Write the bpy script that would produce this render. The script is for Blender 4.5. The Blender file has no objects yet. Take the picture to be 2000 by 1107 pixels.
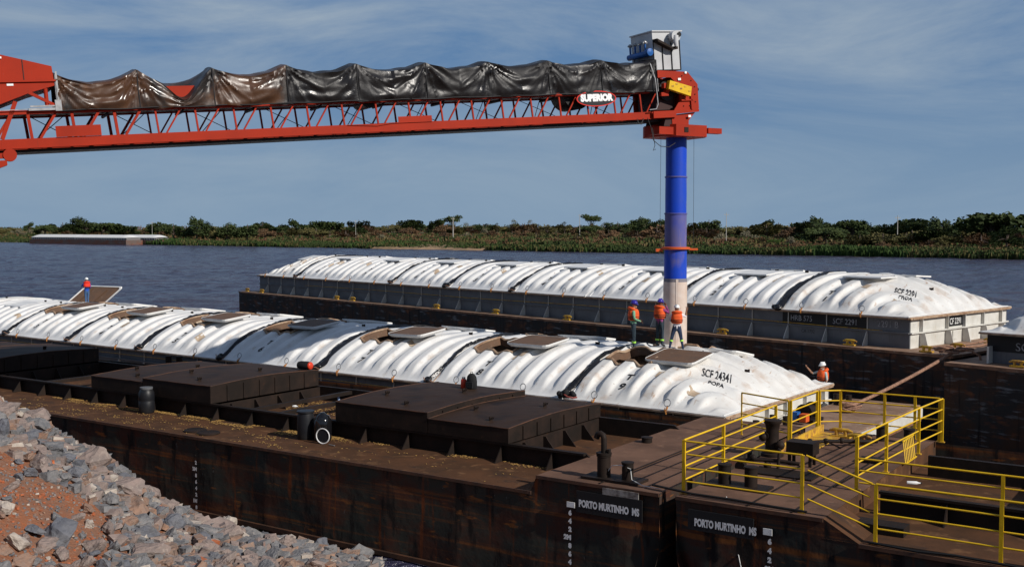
import bpy, bmesh, math, random
from mathutils import Vector, Matrix, noise
random.seed(7)
PI = math.pi
scene = bpy.context.scene
# ---------------------------------------------------------------- camera
F = 2120.0
cam_d = bpy.data.cameras.new("camera")
cam = bpy.data.objects.new("camera", cam_d)
scene.collection.objects.link(cam)
cam_d.sensor_width = 36.0
cam_d.lens = 36.0 * F / 2000.0
cam_d.clip_start = 0.2
cam_d.clip_end = 9000
cam.location = (0, 0, 9.0)
cam.rotation_euler = (PI / 2 - math.atan((553.5 - 445.0) / F), 0, 0)
scene.camera = cam
# ---------------------------------------------------------------- light
SUN_AZ = math.radians(-38)      # direction towards the sun, measured from +X
SUN_EL = math.radians(32)
sv = Vector((math.cos(SUN_EL) * math.cos(SUN_AZ), math.cos(SUN_EL) * math.sin(SUN_AZ), math.sin(SUN_EL)))
sun_d = bpy.data.lights.new("sun", 'SUN')
sun_d.energy = 4.4
sun_d.angle = math.radians(0.5)
sun_d.color = (1.0, 0.945, 0.87)
sun = bpy.data.objects.new("sun", sun_d)
scene.collection.objects.link(sun)
sun.rotation_euler = sv.to_track_quat('Z', 'Y').to_euler()
sun.location = sv * 100
world = bpy.data.worlds.new("World")
scene.world = world
world.use_nodes = True
wn, wl = world.node_tree.nodes, world.node_tree.links
wn.clear()
w_out = wn.new('ShaderNodeOutputWorld')
w_bg = wn.new('ShaderNodeBackground')
sky = wn.new('ShaderNodeTexSky')
sky.sky_type = 'NISHITA'
sky.sun_disc = False
sky.sun_elevation = SUN_EL
sky.sun_rotation = PI / 2 - SUN_AZ
sky.air_density = 1.0
sky.dust_density = 0.6
sky.ozone_density = 2.0
sky.altitude = 50
# thin high cloud streaks mixed over the blue
tc = wn.new('ShaderNodeTexCoord')
sep = wn.new('ShaderNodeSeparateXYZ'); wl.new(tc.outputs['Generated'], sep.inputs[0])
zc = wn.new('ShaderNodeMath'); zc.operation = 'MAXIMUM'; wl.new(sep.outputs['Z'], zc.inputs[0]); zc.inputs[1].default_value = 0.03
zo = wn.new('ShaderNodeMath'); zo.operation = 'ADD'; wl.new(zc.outputs[0], zo.inputs[0]); zo.inputs[1].default_value = 0.12
dv = wn.new('ShaderNodeVectorMath'); dv.operation = 'DIVIDE'
cmb = wn.new('ShaderNodeCombineXYZ'); wl.new(zo.outputs[0], cmb.inputs[0]); wl.new(zo.outputs[0], cmb.inputs[1]); cmb.inputs[2].default_value = 1
wl.new(tc.outputs['Generated'], dv.inputs[0]); wl.new(cmb.outputs[0], dv.inputs[1])
mp = wn.new('ShaderNodeMapping'); wl.new(tc.outputs['Generated'], mp.inputs[0])
mp.inputs['Rotation'].default_value = (0, math.radians(17), 0); mp.inputs['Scale'].default_value = (2.1, 1.2, 6.5); mp.inputs['Location'].default_value = (9.9, 5.0, 2.2)
nz = wn.new('ShaderNodeTexNoise'); wl.new(mp.outputs[0], nz.inputs['Vector'])
nz.inputs['Scale'].default_value = 1.3; nz.inputs['Detail'].default_value = 9; nz.inputs['Roughness'].default_value = 0.62; nz.inputs['Distortion'].default_value = 0.9
rp = wn.new('ShaderNodeValToRGB'); wl.new(nz.outputs['Fac'], rp.inputs[0])
rp.color_ramp.elements[0].position = 0.36; rp.color_ramp.elements[0].color = (0, 0, 0, 1)
rp.color_ramp.elements[1].position = 0.68; rp.color_ramp.elements[1].color = (0.9, 0.9, 0.9, 1)
mixc = wn.new('ShaderNodeMix'); mixc.data_type = 'RGBA'
mixb = wn.new('ShaderNodeMix'); mixb.data_type = 'RGBA'; mixb.inputs['Factor'].default_value = .78; wl.new(sky.outputs[0], mixb.inputs['A']); zg = wn.new('ShaderNodeMapRange'); zg.interpolation_type = 'SMOOTHSTEP'; wl.new(sep.outputs['Z'], zg.inputs[0]); zg.inputs[1].default_value = .20; zg.inputs[2].default_value = .62
zm_ = wn.new('ShaderNodeMix'); zm_.data_type = 'RGBA'; wl.new(zg.outputs[0], zm_.inputs['Factor']); zm_.inputs['A'].default_value = (1.5, 3.35, 6.7, 1); zm_.inputs['B'].default_value = (.30, .85, 2.9, 1); wl.new(zm_.outputs['Result'], mixb.inputs['B'])
wl.new(rp.outputs[0], mixc.inputs['Factor']); wl.new(mixb.outputs['Result'], mixc.inputs['A'])
mixc.inputs['B'].default_value = (5.4, 6.7, 8.1, 1)
# low air near the horizon is a dull grey blue
hz = wn.new('ShaderNodeMapRange'); wl.new(sep.outputs['Z'], hz.inputs[0]); hz.interpolation_type = 'SMOOTHSTEP'
hz.inputs[1].default_value = -0.02; hz.inputs[2].default_value = 0.17; hz.inputs[3].default_value = .80; hz.inputs[4].default_value = 0.0
mixh = wn.new('ShaderNodeMix'); mixh.data_type = 'RGBA'; wl.new(hz.outputs[0], mixh.inputs['Factor'])
wl.new(mixc.outputs['Result'], mixh.inputs['A']); mixh.inputs['B'].default_value = (3.8, 5.6, 7.7, 1)
wl.new(mixh.outputs['Result'], w_bg.inputs['Color'])
w_bg.inputs['Strength'].default_value = 0.06
wl.new(w_bg.outputs[0], w_out.inputs[0])
vs = scene.view_settings
vs.view_transform = 'Standard'; vs.look = 'None'; vs.exposure = 0.0; vs.gamma = 1.0; vs.use_curve_mapping = False
scene.cycles.max_bounces = 6
scene.cycles.use_adaptive_sampling = True

# ================================================================ helpers
COL = scene.collection
class MB:
    def __init__(s): s.v = []; s.f = []; s.m = []; s.cm = 0; s.sm = []
    def add(s, vs, fs, smooth=False):
        b = len(s.v); s.v += [tuple(v) for v in vs]
        for f in fs: s.f.append(tuple(b + i for i in f)); s.m.append(s.cm); s.sm.append(smooth)
        return s
    def box(s, x0, x1, y0, y1, z0, z1):
        return s.add([(x0,y0,z0),(x1,y0,z0),(x1,y1,z0),(x0,y1,z0),(x0,y0,z1),(x1,y0,z1),(x1,y1,z1),(x0,y1,z1)],
              [(0,3,2,1),(4,5,6,7),(0,1,5,4),(1,2,6,5),(2,3,7,6),(3,0,4,7)])
    def bar(s, p, q, w, h=None, up=(0,0,1)):
        p = Vector(p); q = Vector(q); h = w if h is None else h
        d = (q - p).normalized(); u = Vector(up)
        if abs(d.dot(u)) > .98: u = Vector((1,0,0))
        a = d.cross(u).normalized() * w / 2; b = a.cross(d).normalized() * h / 2
        vs = [c + i * a + j * b for c in (p, q) for i, j in ((-1,-1),(1,-1),(1,1),(-1,1))]
        return s.add(vs, [(0,1,2,3),(7,6,5,4),(0,4,5,1),(1,5,6,2),(2,6,7,3),(3,7,4,0)])
    def tube(s, pts, r, n=8, cap=True, closed=False):
        pts = [Vector(p) for p in pts]; N = len(pts)
        rs = r if isinstance(r, (list, tuple)) else [r] * N
        rings = []; pa = None
        for i, p in enumerate(pts):
            if closed: d = pts[(i+1) % N] - pts[i-1]
            else: d = pts[min(i+1, N-1)] - pts[max(i-1, 0)]
            if d.length < 1e-9: d = Vector((0,0,1))
            d.normalize()
            a = d.orthogonal() if pa is None else pa - d * pa.dot(d)
            if a.length < 1e-6: a = d.orthogonal()
            a.normalize(); pa = a; b = d.cross(a)
            rings.append([p + rs[i] * (math.cos(2*PI*k/n) * a + math.sin(2*PI*k/n) * b) for k in range(n)])
        return s.loft(rings, cap=cap and not closed, closed=closed)
    def loft(s, rings, cap=True, closed=False, smooth=True):
        n = len(rings[0]); vs = [v for r in rings for v in r]; fs = []
        R = len(rings)
        for i in range(R if closed else R - 1):
            j = (i + 1) % R
            for k in range(n): fs.append((i*n+k, i*n+(k+1) % n, j*n+(k+1) % n, j*n+k))
        s.add(vs, fs, smooth)
        if cap:
            s.add(rings[0], [tuple(range(n))[::-1]]); s.add(rings[-1], [tuple(range(n))])
        return s
    def lathe(s, prof, c=(0,0,0), n=20, axis='z', cap=True):
        rings = []
        for r, h in prof:
            rg = []
            for k in range(n):
                a = 2*PI*k/n; x, y = r*math.cos(a), r*math.sin(a)
                if axis == 'z': p = (c[0]+x, c[1]+y, c[2]+h)
                elif axis == 'x': p = (c[0]+h, c[1]+x, c[2]+y)
                else: p = (c[0]+y, c[1]+h, c[2]+x)
                rg.append(p)
            rings.append(rg)
        return s.loft(rings, cap=cap)
    def cyl(s, c, r, h, n=16, axis='z'): return s.lathe([(r,0),(r,h)], c, n, axis)
    def prism(s, poly, e):
        e = Vector(e); n = len(poly); a = [Vector(p) for p in poly]; b = [p + e for p in a]
        return s.add(a + b, [tuple(range(n))[::-1], tuple(range(n, 2*n))] + [(i, (i+1) % n, n+(i+1) % n, n+i) for i in range(n)])
    def ball(s, c, r, n=10, m=6, sc=(1,1,1)):
        prof = [(max(1e-4, r*math.sin(PI*i/m)), -r*math.cos(PI*i/m)) for i in range(m+1)]
        rings = [[(c[0]+sc[0]*q*math.cos(2*PI*k/n), c[1]+sc[1]*q*math.sin(2*PI*k/n), c[2]+sc[2]*h) for k in range(n)] for q, h in prof]
        return s.loft(rings, cap=False)
    def xf(s, M): s.v = [tuple(M @ Vector(v)) for v in s.v]; return s
    def build(s, name, mat, parent=None, fix=True):
        me = bpy.data.meshes.new(name); me.from_pydata(s.v, [], s.f)
        for m in (mat if isinstance(mat, (list, tuple)) else [mat]): me.materials.append(m)
        me.polygons.foreach_set('material_index', s.m)
        me.polygons.foreach_set('use_smooth', s.sm)
        if fix:
            bm = bmesh.new(); bm.from_mesh(me); bmesh.ops.recalc_face_normals(bm, faces=bm.faces); bm.to_mesh(me); bm.free()
        me.update()
        if any(s.sm): me.set_sharp_from_angle(angle=math.radians(48))
        o = bpy.data.objects.new(name, me); COL.objects.link(o)
        if parent: o.parent = parent
        return o
def tag(o, label=None, cat=None, group=None, kind=None):
    if label: o['label'] = label
    if cat: o['category'] = cat
    if group: o['group'] = group
    if kind: o['kind'] = kind
    return o
def empty(name, label, cat, loc=(0,0,0), rz=0, group=None):
    o = bpy.data.objects.new(name, None); COL.objects.link(o); o.location = loc; o.rotation_euler = (0,0,rz)
    o.empty_display_size = .3
    return tag(o, label, cat, group)
def copy_tree(o, parent=None):
    c = o.copy(); COL.objects.link(c)
    if parent: c.parent = parent
    for ch in list(o.children): copy_tree(ch, c)
    return c
class Fr:
    """a horizontal frame: origin, x along d"""
    def __init__(s, o, deg): s.o = Vector((o[0], o[1], 0)); s.a = math.radians(deg); s.d = Vector((math.cos(s.a), math.sin(s.a), 0)); s.n = Vector((-s.d.y, s.d.x, 0))
    def w(s, x, y, z): return s.o + s.d * x + s.n * y + Vector((0,0,z))
    def thing(s, name, label, cat, p=(0,0,0), rz=0, group=None): return empty(name, label, cat, s.w(*p), s.a + rz, group)
FA = Fr((0.4685, 26.547), -33.976)
FB = Fr((7.3313, 36.6386), -37.167)
FC = Fr((17.2317, 46.6991), -48.170)
def sstep(a, b, x):
    t = max(0, min(1, (x - a) / (b - a))); return t*t*(3-2*t)
FONT_CACHE = {}
def text_geo(body, size, shear=0.0, off=0.0, mode='CENTER'):
    cu = bpy.data.curves.new('lettering', 'FONT'); cu.body = body; cu.size = size; cu.align_x = mode; cu.align_y = 'CENTER'; cu.offset = off; cu.shear = shear
    cu.resolution_u = 3
    o = bpy.data.objects.new('lettering', cu); COL.objects.link(o)
    dg = bpy.context.evaluated_depsgraph_get(); dg.update()
    me = o.evaluated_get(dg).to_mesh()
    vs = [tuple(v.co) for v in me.vertices]; fs = [tuple(p.vertices) for p in me.polygons]
    o.evaluated_get(dg).to_mesh_clear(); bpy.data.objects.remove(o); bpy.data.curves.remove(cu)
    return vs, fs
def lettering(body, size, fn, mat, parent, sx=1.0, name='lettering', off=0.0, fine=False):
    """fn maps text (x, y) to a local point"""
    vs, fs = text_geo(body, size, 0, off)
    if fine:
        bm = bmesh.new(); bv = [bm.verts.new((v[0], v[1], 0)) for v in vs]
        for f in fs:
            try: bm.faces.new([bv[i] for i in f])
            except ValueError: pass
        bmesh.ops.triangulate(bm, faces=bm.faces); bmesh.ops.subdivide_edges(bm, edges=bm.edges, cuts=3, use_grid_fill=True)
        bm.verts.index_update(); vs = [tuple(v.co) for v in bm.verts]; fs = [tuple(v.index for v in f.verts) for f in bm.faces]; bm.free()
    mb = MB(); mb.add([fn(v[0]*sx, v[1]) for v in vs], fs)
    return mb.build(name, mat, parent, fix=False)

# ================================================================ materials
def new_mat(name):
    m = bpy.data.materials.new(name); m.use_nodes = True
    nt = m.node_tree; b = nt.nodes['Principled BSDF']; return m, nt, b
def mat(name, col, rough=.6, col2=None, scale=2.0, lo=.4, hi=.6, stretch=(1,1,1), detail=6, metal=0, bump=0, bscale=20, spec=.32,
        layers=(), coat=0, rvar=0, dist=0.0, boff=0.02):
    """base colour, optional second colour by noise, and extra layers (col, scale, lo, hi, stretch)"""
    m, nt, b = new_mat(name); N, L = nt.nodes, nt.links
    b.inputs['Roughness'].default_value = rough; b.inputs['Metallic'].default_value = metal
    b.inputs['Specular IOR Level'].default_value = spec; b.inputs['Coat Weight'].default_value = coat
    tcn = N.new('ShaderNodeTexCoord')
    last = None
    def lay(prev, c, scale, lo, hi, stretch, detail, dist=0.0, loc=(0,0,0)):
        mp = N.new('ShaderNodeMapping'); L.new(tcn.outputs['Object'], mp.inputs[0]); mp.inputs['Scale'].default_value = stretch; mp.inputs['Location'].default_value = loc
        n = N.new('ShaderNodeTexNoise'); L.new(mp.outputs[0], n.inputs['Vector']); n.inputs['Scale'].default_value = scale; n.inputs['Detail'].default_value = detail; n.inputs['Distortion'].default_value = dist; n.inputs['Roughness'].default_value = .6
        r = N.new('ShaderNodeMapRange'); L.new(n.outputs['Fac'], r.inputs[0]); r.inputs[1].default_value = lo; r.inputs[2].default_value = hi
        mx = N.new('ShaderNodeMix'); mx.data_type = 'RGBA'; L.new(r.outputs[0], mx.inputs['Factor'])
        if prev is None: mx.inputs['A'].default_value = (*col, 1)
        else: L.new(prev, mx.inputs['A'])
        mx.inputs['B'].default_value = (*c, 1)
        return mx.outputs['Result']
    if col2: last = lay(None, col2, scale, lo, hi, stretch, detail, dist)
    for i, l in enumerate(layers):
        last = lay(last, l[0], l[1], l[2], l[3], l[4], 6, l[5] if len(l) > 5 else 0.0, (i*7.3, i*3.1, i*5.7))
    if last is None: b.inputs['Base Color'].default_value = (*col, 1)
    else: L.new(last, b.inputs['Base Color'])
    if rvar:
        n = N.new('ShaderNodeTexNoise'); L.new(tcn.outputs['Object'], n.inputs['Vector']); n.inputs['Scale'].default_value = 1.4; n.inputs['Detail'].default_value = 4
        r = N.new('ShaderNodeMapRange'); L.new(n.outputs['Fac'], r.inputs[0]); r.inputs[1].default_value = .35; r.inputs[2].default_value = .65; r.inputs[3].default_value = rough; r.inputs[4].default_value = rough+rvar; L.new(r.outputs[0], b.inputs['Roughness'])
    if bump:
        n = N.new('ShaderNodeTexNoise'); L.new(tcn.outputs['Object'], n.inputs['Vector']); n.inputs['Scale'].default_value = bscale; n.inputs['Detail'].default_value = 5
        bp = N.new('ShaderNodeBump'); bp.inputs['Strength'].default_value = bump; bp.inputs['Distance'].default_value = boff
        L.new(n.outputs['Fac'], bp.inputs['Height']); L.new(bp.outputs[0], b.inputs['Normal'])
    return m
U = (1,1,1); VS = (3,3,.25); HS = (.15,.15,5)
RUST = (.11,.035,.012); RUST2 = (.2,.07,.025)
M = {}
M['shell'] = mat('white_fibreglass', (.72,.71,.69), .5, (.62,.61,.59), .9, .42, .7, layers=[((.48,.39,.31), 1.3, .60, .82, (1.6,.8,1)), ((.34,.29,.25), 5, .66, .80, U), ((.38,.25,.16), 2.4, .69, .76, (2.5,.5,1))], bump=.25, bscale=3, boff=.03)
M['shell_end'] = mat('white_fibreglass_dusty', (.71,.70,.67), .5, (.61,.58,.54), .9, .40, .7, layers=[((.47,.33,.23), 1.0, .56, .80, (1,1.4,1)), ((.30,.24,.20), 5, .64, .78, U), ((.40,.24,.14), 2.4, .62, .74, (2.5,.5,1))], bump=.25, bscale=3, boff=.03)
M['rim'] = mat('rusty_cover_rim', (.42,.30,.20), .7, (.22,.12,.07), 3, .4, .65, bump=.2)
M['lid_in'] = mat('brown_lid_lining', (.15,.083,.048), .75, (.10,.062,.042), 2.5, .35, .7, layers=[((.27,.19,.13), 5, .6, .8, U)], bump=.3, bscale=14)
M['patch'] = mat('tan_repair_patch', (.46,.36,.26), .8, (.34,.25,.17), 4, .4, .7, bump=.3, bscale=12)
M['black_text'] = mat('black_lettering', (.015,.015,.018), .7)
M['white_text'] = mat('white_lettering', (.82,.82,.80), .7, (.5,.48,.46), 9, .5, .75)
M['faded_text'] = mat('faded_lettering', (.34,.35,.37), .7, (.14,.14,.15), 5, .45, .65)
M['plastic_black'] = mat('black_plastic_sheet', (.012,.012,.014), .22, bump=.6, bscale=6, boff=.05)
M['orange'] = mat('orange_strap', (.55,.22,.04), .7, (.3,.12,.03), 8, .4, .6)
M['yellow'] = mat('yellow_paint', (.74,.46,.012), .42, (.58,.34,.01), 2.5, .4, .75, layers=[((.22,.10,.03), 7, .70, .78, U)], bump=.05)
M['yellow_old'] = mat('chipped_yellow_paint', (.55,.33,.03), .6, (.25,.11,.04), 5, .45, .65, bump=.2)
M['shade_grey'] = mat('grey_paint_with_shade', (.125,.13,.14), .65, (.095,.098,.105), 1.2, .4, .7, layers=[((.065,.062,.062), 2.2, .58, .8, VS), ((.10,.05,.03), 4, .70, .78, VS)], bump=.1, bscale=2, spec=.3)  # white coaming paint darkened to carry its side shade, plus rust streaks
M['white_paint'] = mat('weathered_white_paint', (.62,.61,.57), .55, (.50,.48,.43), 1.4, .4, .7, layers=[((.35,.22,.13), 4, .64, .76, VS)], bump=.1, bscale=4)
M['far_hull'] = mat('black_scraped_hull', (.028,.026,.026), .62, (.055,.028,.018), 1.1, .42, .62, (1,1,.9), layers=[((.15,.15,.155), 2.2, .57, .69, (.4,.4,2.2)), ((.15,.055,.024), 1.7, .55, .70, (.6,.6,1.6)), ((.012,.010,.010), 1.3, .55, .7, VS)], bump=.35, bscale=5, boff=.02, spec=.12)
M['dark_hull'] = mat('dark_rusted_hull', (.036,.036,.030), .75, (.060,.026,.018), .8, .44, .60, (1,1,1.6), layers=[((.17,.062,.020), 1.3, .54, .66, (.06,.06,3.2)), ((.14,.040,.014), 3.0, .60, .72, (1.6,1.6,.12)), ((.016,.013,.012), 1.1, .54, .64, (2.2,2.2,.5)), ((.20,.075,.022), 1.7, .62, .70, (.7,.7,2.4)), ((.15,.14,.13), 8, .69, .75, (1,1,.5))], bump=.45, bscale=2.2, boff=.05, spec=.12)
M['deck'] = mat('brown_rusted_deck', (.100,.047,.024), .8, (.062,.033,.019), 1.1, .38, .66, spec=.08, layers=[((.20,.105,.050), 2.3, .56, .76, U), ((.035,.026,.022), .8, .58, .74, (1,2,1)), ((.16,.14,.12), 26, .70, .78, U)], bump=.25, bscale=9)
M['bow_deck'] = mat('worn_bow_deck', (.165,.092,.062), .85, (.105,.060,.042), .9, .38, .66, spec=.08, layers=[((.23,.13,.085), 2.1, .58, .76, U), ((.055,.038,.030), 1.1, .62, .74, (1,2,1)), ((.24,.21,.18), 22, .70, .78, U)], bump=.2, bscale=8)
M['dark_steel'] = mat('dark_brown_steel', (.016,.012,.010), .6, (.028,.018,.014), 1.6, .4, .65, layers=[((.055,.028,.016), 3.1, .64, .80, U)], bump=.2, bscale=6, spec=.12)
M['cover_top'] = mat('brown_black_cover_plate', (.034,.020,.014), .6, (.046,.027,.018), 1.2, .35, .7, layers=[((.020,.014,.012), .9, .54, .7, U), ((.065,.040,.028), 5, .68, .78, U), ((.085,.07,.06), 30, .70, .78, U)], bump=.15, bscale=4, spec=.08)
M['gunwale'] = mat('worn_rusty_edge', (.27,.135,.075), .65, (.12,.06,.035), 2, .4, .62, layers=[((.42,.33,.26), 5, .62, .74, (.5,1,1))], bump=.2)
M['far_deck'] = mat('dusty_far_deck', (.30,.19,.125), .75, (.17,.10,.065), 1.2, .4, .66, layers=[((.36,.32,.28), 3, .62, .78, U)], bump=.2)
M['black_paint'] = mat('black_panel_paint', (.012,.012,.013), .7)
M['red'] = mat('red_machine_paint', (.35,.024,.006), .55, (.28,.020,.006), .8, .4, .7, layers=[((.20,.030,.015), 3.2, .62, .8, VS), ((.4,.25,.2), 9, .74, .80, U)], bump=.08, bscale=3, spec=.15)
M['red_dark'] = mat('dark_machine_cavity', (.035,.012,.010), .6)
M['dust_box'] = mat('pale_grey_sheet_metal', (.52,.53,.54), .45, (.42,.42,.43), 1.1, .4, .7, bump=.06, bscale=3)
M['steel'] = mat('galvanised_steel', (.42,.42,.43), .4, (.3,.3,.3), 6, .4, .6, metal=.6)
M['blue_mach'] = mat('blue_manifold_paint', (.02,.13,.42), .4, (.015,.09,.3), 4, .4, .6)
M['pipe_blue'] = mat('blue_pipe_paint', (.008,.055,.50), .42, (.020,.065,.40), .8, .4, .72, layers=[((.16,.13,.21), 1.2, .56, .80, (1,1,.5)), ((.24,.17,.15), 2.5, .66, .82, (4,4,.3))], bump=.1, bscale=3)
M['pipe_dusty'] = mat('dust_coated_blue_pipe', (.11,.105,.26), .65, (.055,.075,.36), 1.3, .42, .72, layers=[((.30,.21,.17), 3, .58, .8, VS)], bump=.1)
M['pipe_white'] = mat('white_pipe_paint', (.66,.58,.53), .55, (.56,.42,.33), 1.4, .38, .7, layers=[((.42,.21,.12), 1.6, .60, .8, VS), ((.35,.13,.06), 6, .68, .76, U)], bump=.1, bscale=4)
M['band'] = mat('red_orange_band', (.6,.10,.02), .5)
M['tarp'] = mat('black_tarpaulin', (.011,.010,.011), .24, (.016,.014,.014), .8, .4, .7, bump=.35, bscale=3.6, boff=.08, spec=.38, rvar=.40)
M['tarp_brown'] = mat('dusty_brown_tarpaulin', (.080,.038,.020), .22, (.022,.019,.018), .75, .40, .62, dist=.8, layers=[((.13,.066,.034), 2.2, .60, .76, U)], bump=.30, bscale=2.6, boff=.08, spec=.5, rvar=.35)
M['rubber'] = mat('black_rubber', (.012,.012,.012), .5)
M['barrel'] = mat('dark_plastic_barrel', (.010,.011,.014), .45, (.02,.019,.019), 3, .5, .7, bump=.1)
M['barrel_gloss'] = mat('glossy_black_barrel', (.007,.007,.008), .12, coat=.5)
M['rope'] = mat('brown_hawser', (.36,.20,.13), .9, (.22,.12,.08), 14, .4, .6, bump=.8, bscale=60)
M['cable'] = mat('dark_cable', (.02,.02,.022), .6)
M['white_wire'] = mat('pale_cord', (.6,.6,.58), .7)
M['skin'] = mat('brown_skin', (.24,.115,.065), .6)
M['skin_light'] = mat('light_brown_skin', (.36,.19,.12), .6)
M['lifejacket'] = mat('orange_life_jacket', (.80,.115,.02), .75, (.62,.08,.015), 9, .4, .65, bump=.5, bscale=16)
M['lifejacket_red'] = mat('red_life_jacket', (.80,.04,.02), .75, (.6,.03,.015), 9, .4, .65, bump=.5, bscale=16)
M['navy'] = mat('navy_work_trousers', (.016,.028,.065), .85, (.028,.042,.085), 12, .4, .6, bump=.6, bscale=14)
M['greytrouser'] = mat('grey_blue_trousers', (.035,.055,.070), .85, (.022,.036,.05), 10, .4, .6, bump=.6, bscale=14)
M['jeans'] = mat('blue_jeans', (.035,.085,.19), .85, (.055,.12,.24), 12, .4, .6, bump=.6, bscale=14)
M['green_shirt'] = mat('pale_green_shirt', (.16,.36,.22), .85, (.22,.44,.28), 14, .4, .6, bump=.5, bscale=16)
M['purple_shirt'] = mat('magenta_shirt', (.30,.055,.20), .85, (.22,.04,.15), 14, .4, .6, bump=.5, bscale=16)
M['white_shirt'] = mat('white_shirt', (.72,.70,.74), .85, (.6,.58,.62), 14, .4, .6, bump=.5, bscale=16)
M['grey_shirt'] = mat('pale_grey_green_shirt', (.42,.48,.46), .85, (.34,.4,.38), 14, .4, .6, bump=.5, bscale=16)
M['blue_shirt'] = mat('royal_blue_shirt', (.02,.085,.46), .85, (.015,.06,.34), 14, .4, .6, bump=.5, bscale=16)
M['helmet_blue'] = mat('dark_blue_helmet', (.035,.025,.28), .25, coat=.4)
M['helmet_white'] = mat('white_helmet', (.78,.78,.76), .3, coat=.3)
M['hiviz'] = mat('lime_reflective_band', (.40,.78,.10), .5)
M['black_cloth'] = mat('black_cloth', (.012,.012,.013), .85, bump=.6, bscale=20)
M['boot'] = mat('dark_boot', (.03,.024,.02), .7)
M['red_plastic'] = mat('red_plastic', (.62,.05,.02), .35)
M['white_plastic'] = mat('white_plastic', (.75,.75,.73), .4)
M['sign_red'] = mat('sign_red_border', (.65,.03,.02), .4)
M['sign_black'] = mat('sign_black_field', (.02,.02,.022), .4)
M['sign_white'] = mat('sign_white_letters', (.85,.85,.85), .4)
M['pole'] = mat('pale_concrete_pole', (.42,.40,.36), .8)
M['grain'] = mat('spilt_grain', (.40,.24,.065), .9, (.24,.13,.04), 12, .4, .6, bump=.8, bscale=60)
M['grate'] = mat('rust_streak_patch', (.42,.24,.14), .8, (.5,.4,.32), 3, .4, .6)
M['rust_strake'] = mat('rusty_strake', (.075,.032,.016), .7, (.04,.02,.012), 2, .4, .6)
M['dark_rim'] = mat('rusty_dark_rim', (.10,.045,.025), .65, (.05,.028,.02), 2, .4, .6)
M['scuffed'] = mat('scuffed_grey_paint', (.30,.28,.26), .7, (.12,.10,.09), 6, .4, .6)
# ================================================================ water, far bank
def water_mat():
    m, nt, b = new_mat('river_water'); N, L = nt.nodes, nt.links
    b.inputs['Base Color'].default_value = (.030, .026, .040, 1)
    b.inputs['Roughness'].default_value = .16
    b.inputs['Specular IOR Level'].default_value = .42
    b.inputs['IOR'].default_value = 1.33
    g = N.new('ShaderNodeTexCoord')
    def nz(scale, stretch, det, rot=0.0):
        mp = N.new('ShaderNodeMapping'); L.new(g.outputs['Object'], mp.inputs[0]); mp.inputs['Scale'].default_value = stretch; mp.inputs['Rotation'].default_value = (0, 0, rot)
        n = N.new('ShaderNodeTexNoise'); n.inputs['Scale'].default_value = scale; n.inputs['Detail'].default_value = det; n.inputs['Roughness'].default_value = .62; L.new(mp.outputs[0], n.inputs['Vector']); return n
    n1 = nz(.42, (.40, 1.1, 1), 8, math.radians(12)); n2 = nz(.11, (.30, 1, 1), 7, math.radians(-14)); n3 = nz(3.2, (.6, 1, 1), 4)
    a1 = N.new('ShaderNodeMath'); a1.operation = 'MULTIPLY_ADD'; L.new(n2.outputs[0], a1.inputs[0]); a1.inputs[1].default_value = 4.5; L.new(n1.outputs[0], a1.inputs[2])
    a2 = N.new('ShaderNodeMath'); a2.operation = 'MULTIPLY_ADD'; L.new(n3.outputs[0], a2.inputs[0]); a2.inputs[1].default_value = .16; L.new(a1.outputs[0], a2.inputs[2])
    bp = N.new('ShaderNodeBump'); bp.inputs['Strength'].default_value = 1.0; bp.inputs['Distance'].default_value = 1.6
    L.new(a2.outputs[0], bp.inputs['Height']); L.new(bp.outputs[0], b.inputs['Normal'])
    # silty tint patches along the broad ripples, painted in to strengthen ripple contrast
    r = N.new('ShaderNodeMapRange'); L.new(n2.outputs[0], r.inputs[0]); r.inputs[1].default_value = .4; r.inputs[2].default_value = .66
    mx = N.new('ShaderNodeMix'); mx.data_type = 'RGBA'; L.new(r.outputs[0], mx.inputs['Factor']); mx.inputs['A'].default_value = (.034,.034,.072,1); mx.inputs['B'].default_value = (.056,.046,.070,1)
    L.new(mx.outputs['Result'], b.inputs['Base Color'])
    return m
def wave_z(x, y):
    a = noise.noise(Vector((x*.16+y*.05, y*.26-x*.04, 0)))*.24 + noise.noise(Vector((x*.45+y*.1, y*.75, 7)))*.15 + noise.noise(Vector((x*1.1, y*1.7+x*.2, 3)))*.075
    return a*sstep(26, 34, y)*sstep(900, 500, y)*(sstep(0, .06, .74-abs(x)/y) if y > 0 else 0)
mb = MB(); NR, NC = 620, 400; rows_ = [26*(900/26)**(i/NR) for i in range(NR+1)]
wv = [(y*.74*(2*j/NC-1), y, 0) for y in rows_ for j in range(NC+1)]; wv = [(x, y, wave_z(x, y)) for x, y, _ in wv]
mb.add(wv, [(i*(NC+1)+j, i*(NC+1)+j+1, (i+1)*(NC+1)+j+1, (i+1)*(NC+1)+j) for i in range(NR) for j in range(NC)], True)
a_, b_ = 26*.74, 900*.74   # the calm water all round the choppy reach
mb.add([(-3500,-400,0),(3500,-400,0),(3500,26,0),(a_,26,0),(-a_,26,0),(-3500,26,0),(3500,900,0),(b_,900,0),(-b_,900,0),(-3500,900,0),(3500,5000,0),(-3500,5000,0)], [(0,1,2,3,4,5),(3,2,6,7),(5,4,8,9),(9,8,7,6,10,11)])
tag(mb.build('river_water', water_mat(), fix=False), kind='structure')
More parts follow.
